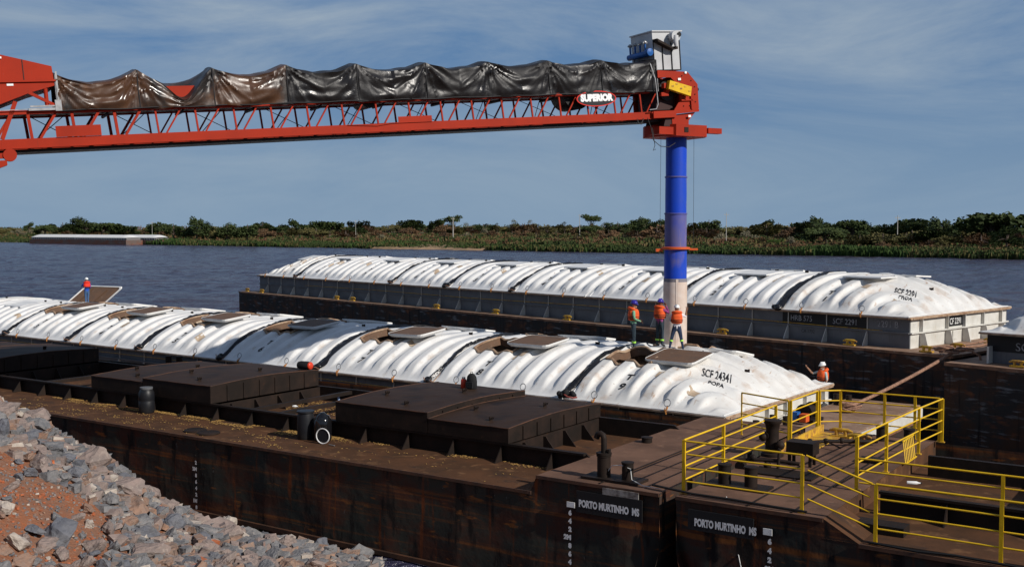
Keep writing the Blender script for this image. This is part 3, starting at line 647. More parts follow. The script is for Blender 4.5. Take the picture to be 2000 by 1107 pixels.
def hatch_cover(fr, x0, L, z, number, end=0, open_=False, seed=0, extra=None, rings=True, lab='', hull='', mir=False, upright=False, W_=W, textcol=None):
    """end: 0 plain, 1 domed at the +x end, -1 domed at the -x end"""
    o = fr.thing('hatch_cover', lab, 'hatch cover', (x0, 0, z), 0, 'ribbed white hatch covers of the '+hull)
    r = random.Random(seed)
    flip = end == -1
    fx = (lambda x: L-x) if flip else (lambda x: x)
    hx0, hx1 = (.45, 2.45) if end == 1 else (.65, 2.65)
    holes = []
    if open_: holes = [(fx(hx1) if flip else hx0, fx(hx0) if flip else hx1, 2.15, 3.95), (fx(hx1) if flip else hx0, fx(hx0) if flip else hx1, W-3.95, W-2.15)]
    if upright: holes = []
    fn0, mb = make_cover(L, end != 0, holes, seed)
    if flip:
        mb.v = [(L-a, b, c) for a, b, c in mb.v]; fn = lambda x, v: fn0(L-x, v)
    else: fn = fn0
    sf_ = mb.surf; sf = (lambda x, v: sf_(L-x, v)) if flip else sf_
    mb.build('shell', M['shell_end'] if end else M['shell'], o)
    q = MB()   # flange rim
    q.bar((.02,-.13,-.012), (L-.02,-.13,-.012), .05, .06); q.build('rim', M['rim'], o)
    q = MB(); q.bar((.02,W+.13,-.012), (L-.02,W+.13,-.012), .05, .06); q.build('rim', M['rim'], o)
    if end: xe = 0 if flip else L; q = MB(); q.bar((xe,-.1,.0), (xe,W+.1,.0), .05, .08); q.build('rim', M['rim'], o)
    # seam beads along the joint side
    for xe in ((.16,) if end == -1 else (.16, L-.12)):
        strip_on(fn, [(xe if not flip else xe, W*j/40) for j in range(41)], .022, M['rim'] if seed % 2 else M['shell'], 'edge_bead', o, .01)
    # lids
    for side, (v0, v1) in enumerate(((2.15, 3.95), (W-3.95, W-2.15))):
        if open_:
            rim = MB(); P = []
            for t in range(8): P.append((hx0+(hx1-hx0)*t/8, v0))
            for t in range(8): P.append((hx1, v0+(v1-v0)*t/8))
            for t in range(8): P.append((hx1-(hx1-hx0)*t/8, v1))
            for t in range(8): P.append((hx0, v1-(v1-v0)*t/8))
            rim.tube([Vector((x, v, fn(x, v)+.04)) for x, v in P], .055, 6, closed=True)
            rim.build('hatch_rim', M['rim'], o)
            wl_ = MB(); k = len(P)
            wl_.add([(x, v, fn(x, v)+.04) for x, v in P]+[(x+(hx0+hx1-2*x)*.03, v, fn(x, v)-.28) for x, v in P], [(i,(i+1)%k,k+(i+1)%k,k+i) for i in range(k)])
            wl_.build('hatch_wall', M['lid_in'], o)
            # the opened lid lies inside up beside the hole
            lx0, lx1 = hx1-.35, hx1+1.75
            if upright and side == 1: pass
            zl0 = fn((lx0+lx1)/2, v0 if side == 0 else v1)+(.32 if side == 0 else .12); zl1 = fn((lx0+lx1)/2, v1 if side == 0 else v0)+(.22 if side == 0 else .10)
            lid = MB(); tilt = r.uniform(-.03,.05)
            def lp(a, b, h):
                zz = zl0+(zl1-zl0)*(b if side == 0 else 1-b)
                return (lx0+(lx1-lx0)*a, v0+(v1-v0)*b, zz+h+tilt*(a-.5)+.10*(1-(2*a-1)**2)*-.3)
            cs = .1; outl = [(cs,0),(1-cs,0),(1-.03,.03),(1,cs),(1,1-cs),(1-.03,.97),(1-cs,1),(cs,1),(.03,.97),(0,1-cs),(0,cs),(.03,.03)]
            def inn(a, b, s): return (.5+(a-.5)*s, .5+(b-.5)*s)
            lid.loft([[lp(a,b,-.10) for a,b in (inn(*p,.9) for p in outl)], [lp(a,b,.0) for a,b in outl], [lp(a,b,.06) for a,b in outl], [lp(a,b,.06) for a,b in (inn(*p,.992) for p in outl)], [lp(a,b,.035) for a,b in (inn(*p,.985) for p in outl)]], smooth=False)
            lo = lid.build('lid', M['shell'], o)
            f2 = MB(); f2.add([lp(a,b,.050) for a,b in (inn(*p,.986) for p in outl)], [tuple(range(12))]); f2.build('lid_lining', M['lid_in'], lo)
        else:
            # closed lid: a flat plate slightly proud of the ribs
            lid = MB(); xa, xb = 1.9, 3.9
            va, vb = (2.5, 4.0) if side == 0 else (W-4.0, W-2.5)
            if flip: xa, xb = L-xb, L-xa
            zlo = fn((xa+xb)/2, va if side == 0 else vb)+(.19 if side == 0 else .12); zhi = fn((xa+xb)/2, vb if side == 0 else va)+.11
            g = [(xa, va), (xb, va), (xb, vb), (xa, vb)]
            zs = [zlo, zlo, zhi, zhi] if side == 0 else [zhi, zhi, zlo, zlo]
            lid.prism([(x, v, z_-.07) for (x, v), z_ in zip(g, zs)], (0,0,.07)); lid.build('lid', M['shell'], o)
    # lettering
    if number:
        xc = 2.1*L/7
        if flip: xc = L-xc
        for ch, vc in (('T', 1.36), (number, .80)):
            lettering(ch, .52, lambda a, b, vc=vc: (xc+a, vc+b*.9, sf(xc+a, vc+b*.9)+.022), M['black_text'], o, 1.0, 'number' if ch != 'T' else 'letter', .014, True)
    if extra:
        for body, xc, vc, s in extra:
            lettering(body, s, lambda a, b, xc=xc, vc=vc: (xc+a*.93-b*.40, vc+b*1.05+a*.40, sf(xc+a*.93-b*.40, vc+b*1.05+a*.40)+.014), M['black_text'], o, .50, 'lettering', .010, True)
    # repair patches
    for _ in range(r.choice((1,2,2,3))):
        px_, pv = r.uniform(.5, L-1.3), r.choice((r.uniform(.9,2.0), r.uniform(1.2,2.6))); w_, h_ = r.uniform(.35,.6), r.uniform(.3,.55)
        if end == 1 and px_ > L-2.5: pv = r.uniform(.6, 1.5)
        if end == -1 and px_ < 2.5: pv = r.uniform(.6,1.5)
        if abs(px_+.25-2.1*L/7) < .7 and pv < 1.9: px_ += 1.3
        pm = MB(); k = 7
        g = [(px_+w_*i/k, pv+h_*j/k) for i in range(k+1) for j in range(k+1)]
        pm.add([(x+.03*noise.noise(Vector((x*9,v*9,seed))), v+.04*noise.noise(Vector((x*8,v*8,seed+4))), sf(x, v)+.012) for x, v in g], [(i*(k+1)+j,(i+1)*(k+1)+j,(i+1)*(k+1)+j+1,i*(k+1)+j+1) for i in range(k) for j in range(k)], True)
        pm.build('repair_patch', M['patch'], o)
    if rings:
        for xr in (L*.22, L*.72):
            if end == 1: xr = (L*.2 if xr < L/2 else L*.66)
            rg = MB(); c = Vector((xr, -.06, .30)); rg.tube([c+Vector((.13*math.cos(a), .03*math.sin(a), .13*math.sin(a))) for a in [2*PI*i/12 for i in range(12)]], .018, 5, closed=True)
            ro = rg.build('lifting_ring', M['steel'], o)
            st = MB(); st.tube([(xr,-.05,.19),(xr+.03,-.13,.12),(xr-.02,-.17,.02),(xr+.02,-.18,-.09)], [.025,.035,.03,.02], 6); st.tube([(xr-.05,-.12,.14),(xr-.06,-.17,.06),(xr-.03,-.18,.0)], [.015,.02,.015], 5)
            st.build('strap', M['orange'], ro)
    # little fittings near the crown
    for xr, vr in ((L*.5, 4.5), (L*.8, 4.4)):
        m = MB(); zf = fn(xr, vr); m.box(xr-.08,xr+.08,vr-.02,vr+.02,zf,zf+.10); m.cyl((xr+.1,vr,zf),.03,.12,6); m.build('fitting', M['dark_steel'], o)
    o['_L'] = L
    del o['_L']
    return o, fn
def seal(fr, x, z, width, seed, label, hull):
    """loose black plastic sheet over the joint between two covers"""
    o = fr.thing('joint_sheet', label, 'plastic sheet', (x, 0, z), 0, 'black plastic sheets over the cover joints, '+hull+' barge')
    r = random.Random(seed); mb = MB(); N = 46; rows = []
    for j in range(N+1):
        v = -.05+(W*.64)*j/N; q = abs(1-2*max(0,v)/W); zc = .05+H*(1-q**2.25)
        ww = width*(.55+.6*math.exp(-((v-1.3)/1.5)**2)+.12*math.sin(v*5+seed)); row = []
        for k in range(9):
            t = k/8-.5
            row.append((t*ww+.10*math.sin(v*2.2+seed), v, zc+.05+.10*math.cos(t*PI)+.06*noise.noise(Vector((t*5, v*3.2, seed)))+.05*noise.noise(Vector((t*9, v*7, seed)))))
        rows.append(row)
    mb.add([p for rw in rows for p in rw], [(i*9+k,(i+1)*9+k,(i+1)*9+k+1,i*9+k+1) for i in range(N) for k in range(8)], True)
    # bunched lower end
    for _ in range(5):
        a = r.uniform(0,6); mb.ball((r.uniform(-.15,.15), -.08+r.uniform(-.1,.15), .12+r.uniform(-.05,.12)), r.uniform(.09,.17), 8, 6, (1.3,1,.8))
    mb.build('sheet', M['plastic_black'], o)
    m = MB(); m.tube([(-.22,-.1,.25),(-.05,-.2,.12),(.12,-.16,.18),(.3,-.05,.08)], .022, 5); m.build('tie_rope', M['rope'], o)
    return o
def cleat(parent, x, y, z, mat_=None):
    m = MB(); m.box(x-.28,x+.28,y-.12,y+.12,z,z+.06); m.cyl((x-.13,y,z+.06),.06,.14,8); m.cyl((x+.13,y,z+.06),.06,.14,8); m.tube([(x-.34,y,z+.18),(x-.2,y,z+.22),(x+.2,y,z+.22),(x+.34,y,z+.18)], [.03,.055,.055,.03], 8)
    return m.build('cleat', mat_ or M['yellow_old'], parent)
def plated_side(mb, x0, x1, y, z0, z1, step=2.4, dent=.03, seed=0, nz=10):
    """side plating with slightly pushed-in panels between frames"""
    nx = int((x1-x0)/.4); vs = []
    for i in range(nx+1):
        x = x0+(x1-x0)*i/nx
        for j in range(nz+1):
            z = z0+(z1-z0)*j/nz; f = abs(math.sin(PI*x/step)); g = math.sin(PI*j/nz)
            d = dent*f*g+dent*.8*noise.noise(Vector((x*.5, z*.9, seed)))*g
            vs.append((x, y+d, z))
    mb.add(vs, [(i*(nz+1)+j,(i+1)*(nz+1)+j,(i+1)*(nz+1)+j+1,i*(nz+1)+j+1) for i in range(nx) for j in range(nz)], True)
def hull(parent, x0, x1, y0, y1, z0, z1, m, seed=0, dent=.03, rake0=0, rake1=0):
    mb = MB(); plated_side(mb, x0+rake0, x1-rake1, y0, z0, z1, 2.4, dent, seed)
    e = .03
    mb.add([(x0+rake0,y0+e,z0),(x1-rake1,y0+e,z0),(x1,y0+.0,z1),(x0,y0+.0,z1),(x0+rake0,y1,z0),(x1-rake1,y1,z0),(x1,y1,z1),(x0,y1,z1)], [(1,5,6,2),(4,0,3,7),(5,4,7,6),(0,1,5,4)])
    if rake1: mb.add([(x1-rake1,y0,z0),(x1,y0,z1),(x1-rake1,y0,z1)], [(0,1,2)])
    if rake0: mb.add([(x0+rake0,y0,z0),(x0,y0,z1),(x0+rake0,y0,z1)], [(0,1,2)])
    return mb.build('hull', m, parent, fix=False)
def deck_sheet(parent, x0, x1, y0, y1, z, m, name='deck'):
    mb = MB(); nx, ny = max(2, int((x1-x0)/.5)), max(2, int((y1-y0)/.5))
    mb.add([(x0+(x1-x0)*i/nx, y0+(y1-y0)*j/ny, z+.004+.012*noise.noise(Vector((i*.4,j*.4,z)))*(0 if i in (0,nx) or j in (0,ny) else 1)) for i in range(nx+1) for j in range(ny+1)], [(i*(ny+1)+j,(i+1)*(ny+1)+j,(i+1)*(ny+1)+j+1,i*(ny+1)+j+1) for i in range(nx) for j in range(ny)], True)
    return mb.build(name, m, parent)
def coaming(parent, x0, x1, z0, z1, mside, mend, step=2.06, end_brackets=(1.0,3.35,5.0,6.9,8.8)):
    t = .08; i = .14
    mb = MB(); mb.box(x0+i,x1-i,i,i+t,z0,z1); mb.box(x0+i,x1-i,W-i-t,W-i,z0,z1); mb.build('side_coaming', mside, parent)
    mb = MB(); mb.box(x1-i-t,x1-i,i+t+.003,W-i-t-.003,z0,z1); mb.build('end_coaming', mend, parent)
    mb = MB(); mb.box(x0+i,x0+i+t,i+t+.003,W-i-t-.003,z0,z1); mb.build('end_coaming', mend, parent)
    mb = MB(); mb.box(x0-.02,x1+.02,-.06,i-.003,z1-.07,z1-.012); mb.box(x1-i+.003,x1+.05,i,W-i,z1-.07,z1-.012); mb.build('coaming_flange', M['rim'], parent)
    zm = z0+(z1-z0)*.5
    mb = MB(); mb.box(x0+i,x1-i,i-.10,i-.003,zm-.03,zm+.03); mb.build('side_rail', mside, parent)
    mb = MB(); mb.box(x1-i+.003,x1-i+.11,i,W-i,zm-.03,zm+.03); mb.build('end_rail', M['white_paint'], parent)
    n = int((x1-x0)/step)
    for k in range(n):
        x = x1-.55-k*step-1.6
        mb = MB(); mb.prism([(x, i-.003, z0+.006), (x, -.30, z0+.006), (x, -.30, z0+.05), (x, i-.10, zm-.032), (x, i-.003, zm-.032)], (.025,0,0)); mb.box(x, x+.025, i-.06, i-.004, zm+.034, z1-.08)
        mb.build('bracket', M['white_paint'], parent)
    for y in end_brackets:
        mb = MB(); mb.prism([(x1-i+.003, y, z0+.006), (x1+.28, y, z0+.006), (x1+.12, y, zm-.034), (x1-i+.003, y, zm-.034)], (0,.03,0)); mb.box(x1-i+.004, x1-i+.16, y, y+.03, zm+.034, z1-.08)
        mb.build('bracket', M['white_paint'], parent)

# ---------------------------------------------------------------- the far covered barge (across the channel)
ZC = 3.75; TC = 5.10
bc = FC.thing('cargo_barge', 'long high sided far barge with closed white covers and a coaming coloured grey for shade', 'barge', (0,0,0), 0, None)
hull(bc, -58.6, 2.3, -1.0, 10.9, -.5, ZC, M['far_hull'], 3, .03, 0, 0)
deck_sheet(bc, -58.6, 2.3, -1.0, 10.9, ZC, M['far_deck'])
m = MB(); m.box(-58.6,2.32,-1.05,-1.003,ZC-.10,ZC+.012); m.box(2.303,2.36,-1.0,10.9,ZC-.10,ZC+.012); m.build('gunwale', M['gunwale'], bc)
coaming(bc, -57.3, 0, ZC, TC, M['shade_grey'], M['white_paint'])
for x in (-58.0,-55.6,-44.5,-42.4,-32.6,-26.7,-20.5,-13.2,-9.6,-2.6,1.0): cleat(bc, x, -.55, ZC+.02)
for y in (1.4, 4.6, 8.6): cleat(bc, 1.4, y, ZC+.02)
m = MB(); m.box(-6.6,-2.14,.128,.137,ZC+.72,TC-.09); m.build('name_panel', M['black_paint'], bc)
pl = lambda xc, zc, y=.118: (lambda a, b: (xc+a, y, zc+b))
for body, xc, zc, s, mm in (('HRB 575',-5.55,ZC+1.0,.36,'faded_text'), ('SCF 2291',-3.25,ZC+.98,.36,'faded_text'), ('2291 B',-1.15,ZC+1.0,.40,'faded_text'), ('CA 1732',-5.2,ZC+.42,.22,'black_text')):
    lettering(body, s, pl(xc, zc, .10 if body != 'CA 1732' else .13), M[mm], bc, .9)
m = MB(); m.box(-.137,-.131,3.55,5.35,ZC+.76,ZC+1.22); m.build('name_panel', M['black_paint'], bc)
lettering('CF 2291 B', .40, lambda a, b: (-.122, 4.45+a, ZC+.98+b), M['white_text'], bc, .82)
lettering('20', .2, lambda a, b: (-.125, .55+a, ZC+1.02+b), M['white_text'], bc)
m = MB(); m.box(-.14,-.10,4.05,4.45,ZC+.16,ZC+.56); m.build('access_plate', M['white_paint'], bc)
m = MB(); m.tube([(-50,.09,ZC+.80),(-40,.09,ZC+.84),(-30,.09,ZC+.79),(-20,.09,ZC+.86),(-10,.09,ZC+.81),(-1.4,.09,ZC+.72)], .018, 5); m.build('side_hose', M['yellow_old'], bc)
m = MB(); m.tube([(.3,1.0,ZC+.05),(.6,2.4,ZC+.03),(.9,4,ZC+.06),(.6,6,ZC+.04),(1.1,8,ZC+.05),(1.4,10,ZC+.04)], .035, 6); m.tube([(1.1,1.6,ZC+.05),(1.5,3.2,ZC+.05),(1.2,5.4,ZC+.05),(1.6,7.8,ZC+.05)], .04, 6); m.build('deck_rope', M['rope'], bc)
LBL = {1:'nearest domed white cover of the far barge, marked T 1 and SCF 2291 PROA', 9:'domed white cover at the distant left end of the far barge'}
xb = [0, -6.8]+[-6.8-6.34*k for k in range(1, 8)]+[-57.1]
pf = {1:4,2:11,3:6,4:8,5:14,6:9,7:3,8:12,9:5}
for k in range(9):
    L = xb[k]-xb[k+1]-.07; n = k+1
    hatch_cover(FC, xb[k+1]+.035, L, TC, str(n), end=(1 if n == 1 else (-1 if n == 9 else 0)), open_=False, seed=pf[n],
        extra=[('SCF 2291', 5.0, 2.78, .50), ('PROA', 5.35, 2.10, .44)] if n == 1 else None,
        lab=LBL.get(n, 'closed white ribbed cover marked T %d on the far barge' % n), hull='far barge')
for i, (x, w_) in enumerate(((xb[1],.5),(xb[2],.2),(xb[4],.26),(xb[5],.5),(xb[6],.22),(xb[8],.42))):
    seal(FC, x, TC, w_, i+2, 'black plastic sheet over joint T %d / T %d of the far barge' % ((1,2,4,5,6,8)[i], (1,2,4,5,6,8)[i]+1), 'far')

# ---------------------------------------------------------------- the near covered barge, being loaded
ZB = 1.35; TB = 2.55
bb = FB.thing('cargo_barge', 'low lying barge with white covers and opened lids under the loading pipe', 'barge', (0,0,0), 0, None)
hull(bb, -64, 3.2, -1.0, 10.9, -.5, ZB, M['dark_hull'], 5, .03)
deck_sheet(bb, -64, 3.2, -1.0, 10.9, ZB, M['far_deck'])
m = MB(); m.box(-64,3.22,-1.05,-1.003,ZB-.10,ZB+.012); m.box(3.203,3.26,-1.0,10.9,ZB-.10,ZB+.012); m.build('gunwale', M['gunwale'], bb)
coaming(bb, -61, 0, ZB, TB, M['shade_grey'], M['white_paint'], 2.25)
m = MB(); m.box(-4.4,-2.9,.128,.137,ZB+.55,TB-.09); m.box(-2.3,-.1,.128,.137,ZB+.55,TB-.09); m.build('name_panel', M['black_paint'], bb)
lettering('SCF', .5, pl(-3.55, ZB+.80, .11), M['faded_text'], bb, .9); lettering('24341', .5, pl(-1.2, ZB+.80, .11), M['faded_text'], bb, .95)
m = MB(); m.tube([(-52,.0,ZB+.85),(-30,.0,ZB+.9),(-8,.0,ZB+.82),(-.3,.0,ZB+.8)], .014, 5); m.build('side_hose', M['yellow_old'], bb)
for x in (-30,-24,-9.4,-6.0,-3.0): cleat(bb, x, -.55, ZB+.02)
xbB = [0, -6.7]+[-6.7-6.82*k for k in range(1, 8)]+[-61]
FNB = {}
for k in range(9):
    L = xbB[k]-xbB[k+1]-.07; n = 9-k
    o, fn = hatch_cover(FB, xbB[k+1]+.035, L, TB, str(n), end=(1 if n == 9 else (-1 if n == 1 else 0)), open_=(n > 2), seed=n*3+1,
        extra=[('SCF 24341', 4.85, 2.85, .50), ('POPA', 5.15, 2.15, .45)] if n == 9 else None,
        lab={9:'nearest domed white cover marked T 9 and POPA with brown lids laid open', 1:'domed white cover at the distant left end of the loading barge'}.get(n, 'white ribbed cover marked T %d with brown lids %s on the loading barge' % (n, 'laid open' if n > 2 else 'closed')), hull='loading barge')
    FNB[n] = (fn, xbB[k+1]+.035)
for i, (k, w_) in enumerate(((1,.30),(2,.14),(3,.55),(4,.28),(5,.48),(6,.42),(7,.28))):
    seal(FB, xbB[k], TB, w_, i+11, 'black plastic sheet over joint T %d / T %d of the loading barge' % (9-k, 10-k), 'near')
# cargo glimpsed through the openings
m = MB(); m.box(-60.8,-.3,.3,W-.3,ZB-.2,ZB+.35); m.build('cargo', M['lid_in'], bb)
# raised bow platform of this barge
m = MB(); m.box(.25,3.2,-.9,10.8,ZB+.01,ZB+.55); bwp = m.build('bow_platform', M['far_deck'], bb)
m = MB(); m.box(3.263,3.30,-.9,10.8,ZB+.05,ZB+.50); m.build('bow_plate', M['white_paint'], bb)

# lid propped upright near the left end, held by a man
ul = FB.thing('raised_lid', 'brown hatch lid held upright beside the man in blue at the left', 'hatch lid', (-49.0, 6.0, 4.0), math.radians(12), None)
def rrect(w, h, r, n=5):
    P = []
    for cx, cy, a0 in ((w/2-r,h-r,0),(-w/2+r,h-r,PI/2)):
        for i in range(n+1): a = a0+PI/2*i/n; P.append((cx+r*math.cos(a), cy+r*math.sin(a)))
    return P+[(-w/2,0),(w/2,0)]
tl = Vector((.10, .42, .9)).normalized()
def up(a, b, d): return Vector((a+b*.38, b*.66+d, b*.66))
P = rrect(3.3, 1.75, .3)
m = MB(); m.loft([[up(a,b,.10) for a,b in P], [up(a*.99,b,.12) for a,b in P], [up(a,b,.0) for a,b in P], [up(a*.95,.05+b*.93,.0) for a,b in P], [up(a*.93,.06+b*.92,.07) for a,b in P]], smooth=False); lo = m.build('lid_shell', M['shell'], ul)
m = MB(); m.add([up(a*.935,.055+b*.925,.06) for a,b in P], [tuple(range(len(P)))]); m.build('lid_lining', M['lid_in'], ul)
for a in (-.75, .55): m = MB(); m.prism([up(a-.05,.1,.02), up(a+.05,.1,.02), up(a+.05,1.45,.02), up(a-.05,1.45,.02)], (0,-.06,0)); m.build('lid_stiffener', M['lid_in'], ul)

# ---------------------------------------------------------------- third barge in line with the far one, at the right edge
be = FC.thing('cargo_barge', 'barge cut off by the right edge with the letters SC on black coaming', 'barge', (0,0,0), 0, None)
hull(be, 2.62, 60, -2.2, 9.7, -.5, 3.62, M['far_hull'], 8, .03)
deck_sheet(be, 2.62, 60, -2.2, 9.7, 3.62, M['far_deck'])
m = MB(); m.box(2.62,60,-2.25,-2.203,3.50,3.632); m.build('gunwale', M['gunwale'], be)
m = MB(); m.box(3.75,55,-.95,8.6,3.63,4.82); m.build('coaming', M['shade_grey'], be)
m = MB(); m.box(3.76,30,-.962,-.953,4.1,4.72); m.build('name_panel', M['black_paint'], be)
lettering('SCF', .46, lambda a, b: (5.25+a, -.975, 4.32+b), M['faded_text'], be)
m = MB(); m.box(3.9,3.98,-1.3,-.956,3.63,4.3); m.build('bracket', M['white_paint'], be)
cleat(be, 5.3, -1.7, 3.64)
o = FC.thing('hatch_cover', 'white stepped barge cover cut off by the right edge of the photo', 'hatch cover', (3.55,-1.15,4.82), 0, None)
fn0, mbx = make_cover(7, True, [], 2); mbx.v = [(7-a, b, c) for a, b, c in mbx.v]; mbx.build('shell', M['shell_end'], o)
m = MB(); m.bar((0,-.13,-.01),(7,-.13,-.01),.06,.06); m.bar((0,-.1,-.01),(0,W+.1,-.01),.06,.06); m.build('rim', M['rim'], o)

# ---------------------------------------------------------------- distant barges moored on the other side
def far_barge(px0, px1, t, label, raked=False, hm='rust'):
    k0 = (px0-1000)/F; k1 = (px1-1000)/F; P0 = SO+SN*t
    s0 = (k0*P0.y-P0.x)/(SE.x-k0*SE.y); s1 = (k1*P0.y-P0.x)/(SE.x-k1*SE.y)
    L = s0-s1; base = SO+SE*s0+SN*t
    o = empty('moored_barge', label, 'barge', (base.x, base.y, 0), math.atan2(-SE.y, -SE.x)+.09, None)
    mt = M['far_rust']; h0 = 2.5
    m = MB()
    if raked: m.prism([(0,0,-.4),(L-9,0,-.4),(L,0,1.6),(L,0,h0),(0,0,h0)], (0,10.5,0))
    else: m.prism([(0,0,-.4),(L,0,-.4),(L,0,h0),(1.2,0,h0),(0,0,h0-.3)], (0,10.5,0))
    m.build('hull', mt, o)
    m = MB(); m.box(1.0,L-(6 if raked else .6),.8,9.6,h0+.004,h0+1.15); m.build('coaming', M['far_side_grey'], o)
    n = int(L/2.1)
    for i in range(n):
        x = 1.4+i*2.1
        if x > L-(7 if raked else 1): break
        b = MB(); b.box(x,x+.55,.68,.797,h0+.15,h0+.85); b.build('bracket', M['white_paint'], o)
    m = MB(); nn = max(3, int(L/6.2)); vs_ = []; xsn = [.6+(L-(6 if raked else 1.0))*i/(nn*10) for i in range(nn*10+1)]
    for x in xsn:
        e = min(1, (x-.3)/4)*min(1, (xsn[-1]+.3-x)/5); e = 1-(1-max(0,e))**2
        for j in range(13):
            v = j/12; q = abs(1-2*v); vs_.append((x, .5+9.5*v, h0+1.2+1.45*e*(1-q**2.3)+.12*abs(math.sin(x*PI/1.0))*min(1,8*v*(1-v))*(1 if (x % 6.2) > .5 else 0)))
    m.add(vs_, [(i*13+j,(i+1)*13+j,(i+1)*13+j+1,i*13+j+1) for i in range(len(xsn)-1) for j in range(12)], True)
    m.build('cover', M['shell'], o)
    return o
M['far_rust'] = mat('red_brown_rusted_hull', (.155,.058,.036), .75, (.12,.09,.078), .25, .4, .6, (1,1,2.5), layers=[((.17,.15,.14), .5, .55, .7, (.4,.4,3)), ((.06,.03,.02), .8, .56, .7, VS)])
M['far_side_grey'] = mat('dull_grey_coaming', (.16,.15,.15), .7)
far_barge(58, 141, -15, 'left of the two rusty barges with white covers moored at the far bank')
far_barge(142, 233, -15, 'right of the two rusty barges with white covers moored at the far bank')
far_barge(228, 306, -2, 'raked dark barge moored behind the two rusty ones at the far bank', True)
# ================================================================ dark steel barges in the foreground
def wedge_bracket(parent, x, y, z0, z1, out, m, name='bracket', w=.03, axis='y'):
    b = MB()
    if axis == 'y': b.prism([(x, y, z0), (x, y+out, z0), (x, y+out*.35, z1-.1), (x, y+out*.2, z1), (x, y, z1)], (w,0,0))
    else: b.prism([(x, y, z0), (x+out, y, z0), (x+out*.35, y, z1-.1), (x+out*.2, y, z1), (x, y, z1)], (0,w,0))
    return b.build(name, m, parent)
def box_cover(x0, x1, y0, y1, z0, z1, label):
    o = FA.thing('hatch_cover', label, 'hatch cover', ((x0+x1)/2, y0, z0), 0, 'flat dark steel hatch covers')
    L = x1-x0; w = y1-y0; h = z1-z0
    m = MB(); nx, ny = 10, 14; f = lambda i, j: (-L/2+L*i/nx, w*j/ny, h+.10*math.sin(PI*j/ny)+.012*noise.noise(Vector((i*.7+x0, j*.7, 0))))
    m.add([f(i, j) for i in range(nx+1) for j in range(ny+1)], [(i*(ny+1)+j,(i+1)*(ny+1)+j,(i+1)*(ny+1)+j+1,i*(ny+1)+j+1) for i in range(nx) for j in range(ny)])
    m.build('top_plate', M['cover_top'], o)
    e = [f(i, 0) for i in range(nx+1)]+[f(nx, j) for j in range(1, ny+1)]+[f(i, ny) for i in range(nx-1, -1, -1)]+[f(0, j) for j in range(ny-1, 0, -1)]
    k = len(e); m = MB(); m.add(e+[(x, y, 0) for x, y, z in e], [(i, (i+1)%k, k+(i+1)%k, k+i) for i in range(k)]); m.add([(x, y, .05) for x, y, z in e], [tuple(range(k))]); m.build('skirt', M['dark_steel'], o)
    for x_ in (-L/2, L/2):
        m = MB(); P = [f(0 if x_ < 0 else nx, j) for j in range(ny+1)]; m.tube([(x_, y, z+.002) for _, y, z in P], .016, 5); m.build('edge_weld', M['dark_rim'], o)
    m = MB(); m.tube([(f(i,0)[0], 0, f(i,0)[2]+.002) for i in range(nx+1)], .016, 5); m.build('edge_weld', M['dark_rim'], o)
    for j in range(1, 7):
        y = w*j/7; m = MB(); m.box(L/2+.003, L/2+.035, y-.03, y+.03, .02, h-.03); m.build('stiffener', M['dark_steel'], o)
    for x_, y_ in ((.15*L, .12*w), (-.28*L, .30*w), (.22*L, .62*w)):
        m = MB(); zt = f(5, int(y_/w*14))[2]; m.box(x_-.06, x_-.03, y_-.07, y_+.07, zt-.02, zt+.13); m.tube([(x_, y_-.05, zt+.05), (x_+.05, y_-.03, zt+.12), (x_+.05, y_+.03, zt+.12), (x_, y_+.05, zt+.05)], .014, 5); m.build('lug', M['dark_steel'], o)
    return o
ZA = 2.5; ZR = 2.92; YC0, YC1 = 2.5, 7.5
ba = FA.thing('cargo_barge', 'empty dark rusted barge beside the rocks with PORTO MURTINHO MS near its end', 'barge', (0,0,0), 0, None)
# hull side drawn as plating; the end rises to the bow deck
def side_profile(x, rise0, rise1):   # deck edge height
    return ZA+(ZR-ZA)*sstep(rise0, rise1, x)
def dark_hull(parent, x0, x1, y1, ztop, seed, nx, notch, rk0=0, rk1=0):
    def xr(x, z):
        k = sstep(1.75, -.3, z)
        return x + rk0*k*sstep(x0+2.2, x0, x) - rk1*k*sstep(x1-2.2, x1, x)
    m = MB(); nz = 18; vs_ = []
    for i in range(nx+1):
        x = x0+(x1-x0)*i/nx; zt = ztop(x)
        for j in range(nz+1):
            f_ = j/nz; z = -.5+(zt+.5)*f_; fr = (x % 2.35)/2.35
            d = .035*math.sin(PI*fr)**.6*math.sin(PI*f_)**.5+.035*noise.noise(Vector((x*.45, z*.8, seed)))*math.sin(PI*f_)
            d += notch(x, z)
            vs_.append((xr(x, z), d, z))
    for xe, rk in ((x0, 1), (x1, -1)):
        pz = [-.5+(ztop(xe)+.5)*j/nz for j in range(nz+1)]
        m.add([(xr(xe, z)+rk*.0, y, z) for y in (.02, y1) for z in pz], [(j, j+1, nz+2+j, nz+1+j) for j in range(nz)], True)
    m.add(vs_, [(i*(nz+1)+j,(i+1)*(nz+1)+j,(i+1)*(nz+1)+j+1,i*(nz+1)+j+1) for i in range(nx) for j in range(nz)], True)
    m.build('side_plating', M['dark_hull'], parent, fix=False)
    x0 += rk0+.3; x1 -= rk1+.3; m = MB(); m.add([(x0,.05,-.5),(x1,.05,-.5),(x1,y1,-.5),(x0,y1,-.5),(x0,.05,ztop(x0)-.02),(x1,.05,ztop(x1)-.02),(x1,y1,ztop(x1)-.02),(x0,y1,ztop(x0)-.02)], [(1,2,6,5),(3,0,4,7),(2,3,7,6),(0,1,2,3)])
    m.build('hull', M['dark_hull'], parent, fix=False)
ztA = lambda x: ZA if x < 0.02 else (ZA+(ZR-ZA)*min(1, (x-.02)/.14))
